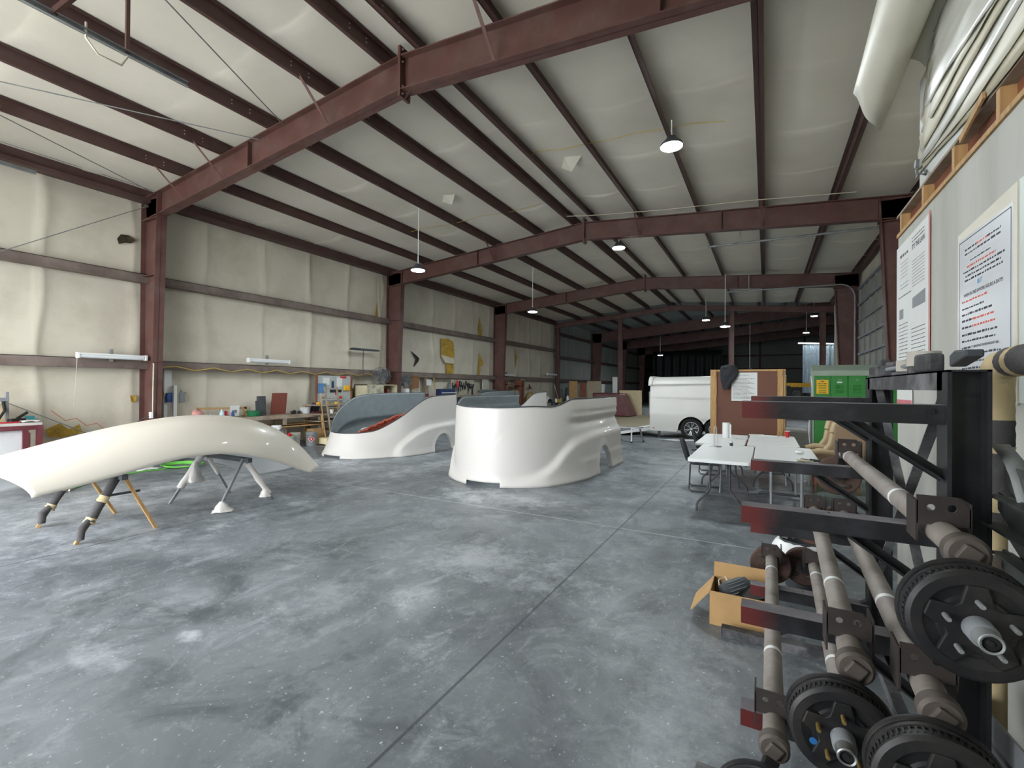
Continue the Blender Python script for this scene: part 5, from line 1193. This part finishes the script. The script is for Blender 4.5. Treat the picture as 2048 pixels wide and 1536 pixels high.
def lying(name, label, m_, fn, cat, **k): tag(fn(MB()).build(name, m_, **k), label, cat)
lying('red_bag','crumpled translucent red bag on the bench beside the white post',M('pink_bag','c58d86',.5,var=.2,scale=8),lambda m: m.ball((-11.75,5.92,BZ+.11),.12,12,8,(.8,1.1,1)).jitter(.02,4),'bag',smooth=70)
lying('spray_bottle','pale blue jug with handle on the long wall bench',M('pale_blue_jug','a9c3c9',.4),lambda m: m.lathe([(.05,0),(.06,.02),(.055,.12),(.02,.19),(.018,.22)],(-11.65,6.42,BZ),(0,0,1),14),'jug',smooth=50)
for i,(y,h,m_) in enumerate(((6.2,.12,GREYM),(6.55,.16,RED),(6.72,.13,BLUE))):
    lying('spray_can',['grey','red','blue'][i]+' can on the long wall bench before the timber frame',m_,lambda m: m.lathe([(.03,0),(.033,.01),(.033,h),(.012,h+.02)],(-11.7,y,BZ),(0,0,1),12),'can',smooth=50)
t = thing('paper_sign','white printed card propped on the timber frame','sign',(-11.88,6.85,BZ))
MB().obox((-11.88,6.86,1.0),(.01,.24,.27),Matrix.Rotation(.1,3,'Y')).build('card', PAPER, t)
MB().box(-11.874,-11.873,6.80,6.92,.95,1.06).build('printed_motif', GREYM, t)
lying('basin','green plastic basin on the long wall bench',M('green_basin','1f6b43',.5),lambda m: m.lathe([(.14,0),(.19,.14),(.18,.14),(.13,.01)],(-11.8,7.32,BZ),(0,0,1),22,cap=False).lathe([(.14,0),(.001,.004)],(-11.8,7.32,BZ),(0,0,1),22),'basin',smooth=50)
lying('slate_stack','stack of dark grey boards standing on the bench left of the brown board',GREYD,lambda m: m.obox((-11.95,7.62,1.10),(.10,.20,.52),Matrix.Rotation(-.06,3,'Y')).obox((-11.9,7.55,1.04),(.06,.22,.40),Matrix.Rotation(-.1,3,'Y')),'boards',bevel=.004)
t = thing('hardboard_sheet','reddish brown board leaning on the wall above the long bench','board',(-11.98,8.15,BZ))
MB().obox((-12.02,8.18,1.14),(.015,.46,.60),Matrix.Rotation(.12,3,'Y')).build('board', M('red_hardboard','7a4236',.6,var=.06), t)
lying('black_scraps','cluster of black fittings on the bench right of the brown board',BLACKR,lambda m: m.ball((-11.8,8.5,BZ+.05),.07,10,6,(1,.9,.8)).ball((-11.75,8.62,BZ+.04),.05,10,6).ball((-11.78,8.42,BZ+.04),.045,8,6).jitter(.012,6),'fittings',smooth=50)
lying('clear_tub','clear plastic tub on the long wall bench',M('clear_tub_plastic','c6cccc',.3,var=.12,scale=12),lambda m: m.lathe([(.13,0),(.15,.18),(.155,.185)],(-11.8,8.86,BZ),(0,0,1),20),'tub',smooth=50)
lying('dark_case','dark case leaning at the end of the long wall bench',M('dark_case_plastic','2b2a33',.5),lambda m: m.obox((-11.8,9.2,.99),(.06,.26,.26),Matrix.Rotation(-.3,3,'X')),'case',bevel=.01)
lying('flat_tray','maroon trayed board lying at the right end of the wall bench',MAROON,lambda m: m.box(-12.0,-11.6,9.0,9.34,BZ,BZ+.05),'tray',bevel=.005)
lying('white_post','white plastic post standing against the wall past the nearest column',WHITEP,lambda m: m.box(-12.2,-12.14,5.60,5.67,.842,1.64).box(-12.3,-12.24,5.45,5.60,.85,2.0),'post')
lying('blue_cloth','small blue cloth hung beside the white post',BLUE,lambda m: m.grid([[(-12.16+.02*math.sin(i*1.2),5.44+.035*i,1.25+.07*j) for j in range(4)] for i in range(5)]),'cloth',smooth=70,solid=.01)
lying('grey_glove','grey glove hung right of the white post',GREYM,lambda m: m.prism([(0,0),(.12,.03),(.1,.14),(.14,.26),(.08,.25),(.03,.32),(-.01,.2)],(-12.2,5.74,1.22),(0,1,0),(0,0,1),(.04,0,0)),'glove',bevel=.01)
# buckets under the bench
def bucket(label, x, y, r, h, m_, z=0, lid=None, group='buckets under the bench'):
    t = thing('bucket', label, 'bucket', (x,y,z), group)
    MB().lathe([(r*.88,0),(r,h*.93),(r*1.04,h*.93),(r*1.04,h*.97),(r*.98,h)], (x,y,z), (0,0,1), 22).build('pail', m_, t, smooth=40)
    MB().lathe([(r*1.05,h*.80),(r*1.07,h*.82),(r*1.05,h*.84)], (x,y,z), (0,0,1), 22, cap=False).build('rim_band', m_, t, smooth=40)
    MB().tube([(x+r*1.05*math.cos(a),y+r*1.05*math.sin(a),z+h*.86-.10*math.sin(PI*k/8)) for k,a in enumerate([-.9+PI*.5*j/8*1.1 for j in range(9)])], .005, 6).build('handle', GALV, t)
    return t
bucket('dirty white bucket beside the grey bucket under the bench', -11.22, 8.10, .15, .37, M('dirty_white','b9b6aa',.5,var=.1,dirt='7e7a6e',dirt_amt=.6))
t = bucket('grey metal bucket with red diamond hazard label, before the bench', -10.95, 8.42, .15, .38, GREYM)
dv = Vector((10.95,-8.42,0)).normalized(); sv = Vector((-dv.y,dv.x,0)); c = Vector((-10.95,8.42,.20))+dv*.150
def diamond(s, off): 
    c2 = c+dv*off; return [c2+sv*s, c2+Vector((0,0,s)), c2-sv*s, c2-Vector((0,0,s))]
MB().add(diamond(.085,.0),[(0,1,2,3)]).build('label_backing', PAPER, t); MB().add(diamond(.07,.002),[(0,1,2,3)]).build('red_diamond', RED, t)
MB().add([c+dv*.004+sv*a+Vector((0,0,b)) for a,b in ((-.012,-.02),(.012,-.02),(.018,.005),(0,.035),(-.016,.008))],[(0,1,2,3,4)]).build('flame_mark', PAPER, t)
bucket('white bucket raised on a block behind the cream panel', -11.3, 7.62, .12, .24, WHITEP, .36)
tag(MB().box(-11.5,-11.1,7.40,7.85,0,.36).build('wooden_block', WOODP, bevel=.01), 'worn wooden block under the raised white bucket', 'block')
bucket('greenish pail just right of the raised white bucket', -11.10, 7.86, .13, .30, M('greenish_pail','a9b3a2',.5))
tag(MB().lathe([(.05,0),(.06,.05),(.02,.09)],(-11.10,7.86,.302),(0,0,1),12).build('paint_tin_top', RED, smooth=50), 'red can lid standing on the greenish pail', 'lid')
bucket('dark blue bucket behind the broom, before the shelf rack', -10.95, 9.62, .15, .36, M('ultramarine','28309a',.45))
tag(MB().box(-11.45,-11.15,8.65,9.0,0,.42).build('carton', CARD, bevel=.005), 'brown carton standing behind the grey hazard bucket', 'carton')
t = thing('push_broom', 'cream and yellow block broom standing on the floor before the shelf rack', 'broom', (-10.75,8.78,0))
MB().prism(rrect(-10.92,-10.60,8.62,8.95,.05), (0,0,.03), (1,0,0), (0,1,0), (0,0,.17)).build('broom_block', M('cream_block','d4c7a0',.8), t, bevel=.02)
MB().prism(rrect(-10.72,-10.58,8.66,8.93,.03), (0,0,.0), (1,0,0), (0,1,0), (0,0,.16)).build('bristle_face', YELLOW, t, bevel=.01)
MB().tube([(-10.8,8.78,.2),(-10.85,8.72,.7),(-10.92,8.68,1.45)], .014, 8).build('handle', WOOD, t)
# ladder and shelf rack
t = thing('shelf_rack', 'worn timber shelf rack with sloping ladder sides under the tool board', 'rack', (-11.4,9.5,0))
for z, d in ((.30,.55),(.60,.5),(.80,.62),(1.06,.36)): MB().box(-12.05,-11.5+d*.6,8.95,10.2,z,z+.03).build('shelf', WOODP, t)
for y in (9.0,10.1):
    MB().bar((-11.1,y,.0),(-11.25,y,.81),.05,.05).build('post', WOOD, t); MB().box(-12.05,-11.99,y,y+.06,0,1.08).build('post', WOOD, t)
t = thing('step_ladder', 'old wooden step ladder leaning in front of the shelf rack', 'ladder', (-11.0,9.0,0))
for y in (8.92,9.34): MB().bar((-10.72,y+.02,.0),(-11.05,y,1.62),.03,.05).build('side_rail', WOODP, t)
for k in range(6): MB().box(-10.80-.055*k,-10.74-.055*k,8.92,9.36,.2+.27*k,.225+.27*k).build('rung', WOODP, t)
for i,(x,y,z,r,h,m_,lb) in enumerate(((-11.3,9.38,.831,.05,.12,WHITEP,'white cup on the middle board of the shelf rack'),(-11.3,9.95,.831,.06,.22,WHITEP,'white jug at the right end of the shelf rack'),(-11.35,9.8,.831,.035,.10,BLACKR,'black can on the shelf rack beside the white jug'),(-11.6,9.15,1.091,.06,.07,YELLOW,'yellow tin on the top board of the shelf rack, left'),(-11.6,9.5,1.091,.06,.08,M('tin_ochre','9c7a35',.5),'ochre tin on the top board of the shelf rack, middle'),(-11.6,9.8,1.091,.06,.07,YELLOW,'yellow tin on the top board of the shelf rack, right'))):
    lying('tin', lb, m_, lambda m: m.lathe([(r*.9,0),(r,h*.9),(r*.6,h)],(x,y,z),(0,0,1),14),'tin',smooth=50)
lying('tray','white tray with tools on the shelf rack',WHITEP,lambda m: m.box(-11.4,-11.2,9.55,9.75,.831,.86),'tray',bevel=.004)
# pegboard
t = thing('tool_board', 'grey pegboard hung with tools and papers above the shelf rack', 'pegboard', (-12.02,10.0,1.1))
MB().box(-12.06,-12.04,9.42,10.75,1.08,1.97).build('board', M('pegboard_grey','a9b0ae',.6,var=.06), t)
for y in (9.40,10.74): MB().box(-12.07,-12.01,y,y+.05,.85,2.0).build('upright_lath', WOODR, t)
def hang(name, label, m_, y0, y1, z0, z1, cat='tool', th=.02): tag(MB().box(-12.038,-12.038+th,y0,y1,z0,z1).build(name, m_, bevel=min(.004,th*.3)), label, cat)
hang('clipboard','blue clipboard on the left of the pegboard',M('clip_blue','4f7fae',.5),9.46,9.70,1.42,1.72,'clipboard')
hang('paper_sheet','white paper pinned on the pegboard, left one',PAPER,9.66,9.90,1.68,1.90,'paper',.004)
hang('paper_sheet','white paper pinned on the pegboard, right one',PAPER,10.18,10.40,1.62,1.92,'paper',.004)
hang('blue_brush','dark blue brush hung in the middle of the pegboard',NAVY,9.98,10.06,1.58,1.80)
hang('magnetic_strip','black magnetic tool strip across the pegboard',BLACKM,9.92,10.36,1.44,1.53,'strip')
hang('red_square','red set square at the top right of the pegboard',RED,10.32,10.55,1.90,1.96)
hang('red_tape_measure','red tape measure hung low on the pegboard',RED,10.28,10.38,1.24,1.32)
hang('red_clamp','small red clamp hung under the magnetic strip',RED,10.12,10.20,1.36,1.42)
hang('hand_saw','steel hand saw hung on the left of the pegboard',GALV,9.72,9.78,1.30,1.72)
hang('trowel','steel trowel hung at the lower left of the pegboard',GALV,9.62,9.78,1.24,1.32)
hang('cordless_drill','yellow and black cordless drill hung at the right of the pegboard',YELLOW,10.46,10.66,1.50,1.66,'drill',.08)
hang('pliers_row','row of small grey pliers along the bottom of the pegboard',GREYM,9.65,10.4,1.12,1.20)
# lamp on a chain stand
t = thing('heat_lamp', 'flat dark strip lamp on a thin pole above the pegboard', 'lamp', (-12.0,11.25,2.0))
MB().prism([(0,0),(1.2,.02),(1.15,.07),(.05,.07)], (-12.05,10.68,2.84), (0,1,0), (0,0,1), (.2,0,0)).build('shade', GREYD, t)
MB().tube([(-11.95,11.2,2.86),(-11.95,11.19,2.5),(-11.96,11.2,1.95)], .012, 8).build('pole', GREYD, t)
# cabinet
t = thing('open_cabinet', 'cream open cabinet splashed with paint, full of cans, left of the second column', 'cabinet', (-11.85,11.7,0))
MB().box(-12.15,-11.55,11.0,11.04,0,1.70).box(-12.15,-11.55,11.72,11.76,0,1.70).box(-12.15,-11.55,12.38,12.42,0,1.70).box(-12.15,-12.12,11.0,12.42,0,1.70).box(-12.15,-11.55,11.0,12.42,1.67,1.70).build('carcass', CREAMC, t)
MB().box(-11.56,-11.53,11.0,11.74,.02,1.68).build('door', M('paint_splashed','c4c0a8',.6,var=.1,dirt='4c5058',dirt_amt=.9,dscale=4), t)
for z in (.7,1.05,1.36): MB().box(-12.12,-11.56,11.76,12.38,z,z+.025).build('shelf', CREAMC, t)
rr = random.Random(3)
names_ = ['white','red','brown','grey','black','pale','rust','yellow']; mm = [WHITEP,RED,WOODR,GREYM,BLACKR,PAPER,REDR,YELLOW]
for k, z in enumerate((1.386,1.076)):
    for j in range(4):
        q = (k*4+j)%8; h = .10+.10*rr.random(); y = 11.85+.14*j
        lying('paint_can', f'{names_[q]} can on the {"upper" if k==0 else "lower"} shelf of the cream cabinet, {["first","second","third","last"][j]} along', mm[q], lambda m: m.lathe([(.045,0),(.048,h),(.02,h+.02)],(-11.72-.08*(j%2),y,z),(0,0,1),12),'can',smooth=50)
# fans
def fan(label, c, d, r):
    t = thing('pedestal_fan', label, 'fan', c, 'caged fans')
    d = Vector(d).normalized(); c = Vector(c); u = d.cross(Vector((0,0,1))).normalized(); v_ = u.cross(d)
    m = MB()
    for off in (-.06,.06):
        for q in (r, r*.72, r*.45, r*.2): m.tube([c+d*(off*(1-.3*(1-q/r)))+(u*math.cos(2*PI*k/28)+v_*math.sin(2*PI*k/28))*q for k in range(29)], .0045, 5, False)
    for k in range(28):
        a = 2*PI*k/28; e = u*math.cos(a)+v_*math.sin(a)
        m.tube([c+d*.065+e*.03, c+d*.06+e*r*.8, c+e*r, c-d*.06+e*r*.8, c-d*.08+e*.05], .003, 4, False)
    m.build('cage', GREYM, t)
    m = MB()
    for k in range(4):
        a = 2*PI*k/4; e = u*math.cos(a)+v_*math.sin(a); f = u*math.cos(a+.7)+v_*math.sin(a+.7)
        m.add([c+e*.05+d*.02, c+e*r*.85+d*.03, c+f*r*.85-d*.03, c+f*.05-d*.02],[(0,1,2,3)])
    m.build('blade', GREYD, t, solid=.004)
    MB().lathe([(.05,-.2),(.08,-.16),(.07,-.04),(.05,.03)], c, d, 16).build('motor', GREYD, t, smooth=40)
    return t, c, d
t, c, d = fan('large caged fan standing on top of the cream cabinet', (-11.85,11.95,2.02), (.8,-.6,-.1), .30)
MB().lathe([(.16,0),(.15,.02),(.03,.04)], (-11.93,12.0,1.70), (0,0,1), 18).tube([(-11.93,12.0,1.72),(-11.93,12.0,1.98)], .02, 8).build('stand', GREYD, t)
t, c, d = fan('round dark wall fan just right of the second column', (-11.75,13.0,1.86), (.85,-.5,-.15), .27)
MB().tube([c-d*.18,c-d*.25+Vector((-.1,0,.0)),(-12.1,13.1,1.9)], .02, 8).tube([c-d*.15,(-11.90,13.2,1.5),(-11.9,13.25,1.25)], .016, 8).build('stand', GREYD, t)
# more benches and shelves beyond the second column
t = thing('rear_bench', 'long tool bench on the left wall beyond the second column', 'bench', (-11.85,16.4,0))
MB().box(-12.2,-11.5,12.95,19.9,1.20,1.24).build('bench_top', WOODP, t)
for y in (13.0,15.2,17.5,19.8): MB().box(-11.6,-11.52,y,y+.08,0,1.20).build('leg', WOODP, t); MB().box(-12.18,-12.1,y,y+.08,0,1.20).build('leg', WOODP, t)
BB = 1.241
lying('white_machine_box','white control box standing right of the second column',WHITEP,lambda m: m.box(-11.85,-11.6,12.97,13.12,BB,1.56),'box',bevel=.005)
lying('red_toolbox','long low red toolbox on the tool bench past the second column',MAROON,lambda m: m.box(-11.75,-11.55,13.25,14.2,BB,1.36).box(-11.7,-11.6,13.5,13.9,1.36,1.39),'toolbox',bevel=.01)
lying('cardboard_sheet','brown cardboard panel hanging from the girt past the wall fan',M('brown_panel','8a6548',.8),lambda m: m.prism([(0,.0),(.46,.06),(.5,.55),(.05,.55)],(-12.1,13.75,1.52),(0,1,0),(0,0,1),(.02,0,0)),'panel')
lying('paper_sheet','white paper sheet pinned under the girt past the cardboard panel',PAPER,lambda m: m.box(-12.12,-12.10,14.72,15.02,1.68,1.92),'paper')
lying('grey_lath','grey upright lath behind the pinned white paper',WOODP,lambda m: m.box(-12.2,-12.14,14.68,14.9,BB,2.05),'lath')
lying('blue_case','dark blue tool case with pale band on the tool bench',NAVY,lambda m: m.box(-11.85,-11.55,15.0,15.95,BB,1.54),'case',bevel=.02)
lying('pale_strip','pale strip across the dark blue tool case',PAPER,lambda m: m.box(-11.548,-11.54,15.02,15.93,1.37,1.40),'strip')
lying('yellow_hose','yellow hose hanging beside the blue tool case',CABLEY,lambda m: m.tube([(-12.05,15.1,2.0),(-12.0,15.15,1.6),(-11.95,15.2,1.4),(-11.9,15.12,1.3),(-11.85,15.0,1.26)],.02,8),'hose',smooth=60)
t = thing('tool_board', 'crowded board of hanging hand tools between blue case and third column', 'tool board', (-12.1,17.4,1.3))
MB().box(-12.14,-12.12,16.4,18.2,1.245,1.95).build('board', M('pale_board','a8a492',.7), t)
rr = random.Random(9)
tl = [GREYD,GREYM,BLACKR,GALV,WOODR,GREYD,GREYM,BLACKM]
for k in range(26):
    y = 16.48+.066*k; z1 = 1.92-.25*rr.random(); h = .15+.38*rr.random()
    m = MB().box(-12.115,-12.08,y,y+.022,max(1.26,z1-h),z1).box(-12.115,-12.07,y-.012,y+.036,z1-.07*rr.random()-.03,z1)
    m.build('hand_tool', tl[(k*5+k//3)%8], t)
lying('red_bottle','red extinguisher-like bottle at the top left of the crowded tool board',RED,lambda m: m.lathe([(.05,0),(.055,.22),(.02,.28),(.02,.32)],(-12.02,16.75,1.62),(0,0,1),12),'bottle',smooth=50)
lying('grey_board','thin grey board standing left of the crowded tool board',GREYM,lambda m: m.box(-12.1,-12.06,16.15,16.32,BB,1.78),'board')
lying('blank_sheet','white blank panel hanging under the girt before the third column',M('blank_panel','b9b8ab',.7),lambda m: m.box(-12.14,-12.11,18.95,19.5,1.50,2.0),'panel')
lying('pipe_offcuts','bundle of grey pipe offcuts on brackets before the third column',GREYM,lambda m: [m.tube([(-12.0+.05*j,18.3,1.38+.05*(j%3)),(-12.0+.05*j,19.8,1.38+.05*(j%3))],.025,8) for j in range(5)] and m,'pipes',smooth=60)
t = thing('shelving_unit', 'reddish timber shelving unit with assorted goods past the third column', 'shelving', (-11.9,21.6,0))
for y in (20.65,22.2,22.5): MB().box(-12.1,-11.7,y,y+.10,0,2.0).build('post', WOODR, t)
for z in (.6,1.15,1.72): MB().box(-12.15,-11.7,20.65,22.6,z,z+.05).build('shelf', WOODR, t)
for i,(y,h,m_,lb) in enumerate(((20.9,.22,PAPER,'white carton on the timber shelving unit, first'),(21.3,.16,BLACKR,'black drum on the timber shelving unit, second'),(21.7,.25,M('beige_box','a79c86',.7),'beige carton on the timber shelving unit, third'),(22.0,.2,GREYM,'grey carton on the timber shelving unit, last'))):
    lying('goods_box',lb,m_,lambda m: m.box(-12.0,-11.75,y,y+.28,1.201,1.201+h),'box',bevel=.006)
lying('leaning_board','tall pale board leaning right of the timber shelving unit',M('pale_lath','9d9a88',.7),lambda m: m.obox((-12.05,23.0,1.05),(.03,.5,2.05),Matrix.Rotation(.03,3,'Y')),'board')
lying('leaning_board','narrow pale lath leaning left of the timber shelving unit',WOODP,lambda m: m.obox((-12.05,20.5,1.0),(.03,.12,1.95),Matrix.Rotation(.03,3,'Y')),'board')
lying('brown_hook','brown bracket fixed on the wall past the pale board',WOODR,lambda m: m.prism([(0,0),(.35,0),(.3,.1),(.1,.2),(.02,.3)],(-12.2,24.1,1.5),(0,1,0),(0,0,1),(.06,0,0)),'bracket')
lying('tan_bag','tan sack standing right of the timber shelving unit',M('sack_tan','9a8558',.9),lambda m: m.ball((-11.7,23.3,.7),.42,14,9,(.7,.9,1.6)).jitter(.03,2),'sack',smooth=70)
# clutter bench near the dividing frame
t = thing('supply_table', 'low dark supply table crowded with bottles before the dividing frame', 'table', (-11.3,25.9,0))
MB().box(-11.9,-10.2,25.2,26.6,.68,.72).build('table_top', GREYD, t)
for x in (-11.8,-10.3):
    for y in (25.25,26.5): MB().box(x,x+.06,y,y+.06,0,.68).build('leg', GREYD, t)
for i,(x,y,r,h,m_,lb) in enumerate(((-11.6,25.5,.14,.35,PAPER,'white tub on the dark supply table, far left'),(-11.4,25.4,.12,.2,BLACKR,'black tub on the dark supply table'),(-11.0,25.4,.07,.25,WHITEP,'white bottle in the middle of the dark supply table'),(-10.85,25.5,.09,.2,YELLOW,'yellow tin on the dark supply table'),(-10.7,25.4,.08,.28,M('tin_tan','9c8850',.6),'tan tin right of the yellow one on the dark supply table'),(-10.45,25.4,.08,.25,BLACKR,'black bottle on the dark supply table, right side'),(-10.3,25.5,.08,.42,WHITEP,'tall white bottle at the right end of the dark supply table'))):
    lying('bottle',lb,m_,lambda m: m.lathe([(r,0),(r,h*.75),(r*.5,h*.88),(r*.45,h)],(x,y,.721),(0,0,1),14),'bottle',smooth=50)
lying('broom_pole','thin pale pole leaning by the dividing frame',CREAMW,lambda m: m.tube([(-11.9,27.2,1.75),(-11.2,26.8,0)],.018,8),'pole')
for i,(y,h) in enumerate(((29.5,1.6),(30.4,1.3),(31.2,1.9),(32.2,1.5),(33.5,1.2))):
    lying('leaning_stock',['first','second','third','fourth','last'][i]+' dark board leaning on the left wall beyond the dividing frame',[GREYD,WOODP,BLACKM,GREYM,WOODP][i],lambda m: m.obox((-12.05,y,h/2),(.06,.35,h),Matrix.Rotation(.06,3,'Y')),'board')
lying('white_stock','pale sheets leaning in the rear hall left of the dividing post',WHITEP,lambda m: m.obox((-11.9,37.0,.95),(.05,.9,1.9),Matrix.Rotation(.08,3,'Y')),'sheets')
# things on the floor
t = thing('air_hose', 'coiled bright lime air hose on the floor behind the cream panel', 'hose', (-10.5,4.9,0))
P = [(-9.6,3.05,.012),(-9.9,3.3,.012),(-10.2,3.75,.012),(-10.35,4.2,.012),(-10.3,4.6,.012)]
for k in range(56):
    a = 2*PI*k/14; P.append((-10.4+(.26+.0035*k)*math.cos(a-1.5)*(.9+.05*math.sin(k)), 4.98+(.22+.0025*k)*math.sin(a-1.5), .012+.0006*k))
MB().tube(P, .011, 6).build('hose', LIME, t, smooth=60)
MB().tube([(-9.6,3.05,.014),(-9.52,2.98,.014),(-9.47,2.94,.014)], .012, 8).build('coupling', CHROME, t)
tag(MB().grid([[(-10.9+.07*i,4.2+.08*j,.01+.015*abs(math.sin(i*1.7+j))) for j in range(6)] for i in range(8)]).build('white_sheet', PAPER, smooth=60, solid=.003), 'white crumpled sheet on the floor beside the lime hose', 'sheet')
tag(MB().box(-11.6,-11.0,4.9,5.3,0,.16).box(-11.5,-11.2,5.0,5.25,.16,.3).build('scrap_crate', GREYD, bevel=.01), 'low dark crate of scrap on the floor behind the lime hose', 'crate')
tag(MB().box(-10.6,-10.57,5.9,7.3,0,.55).build('slate_sheet', M('slate_panel','5b5f68',.7)), 'slate grey panel standing on the floor under the bench, behind the rag-wrapped sawhorse', 'panel')
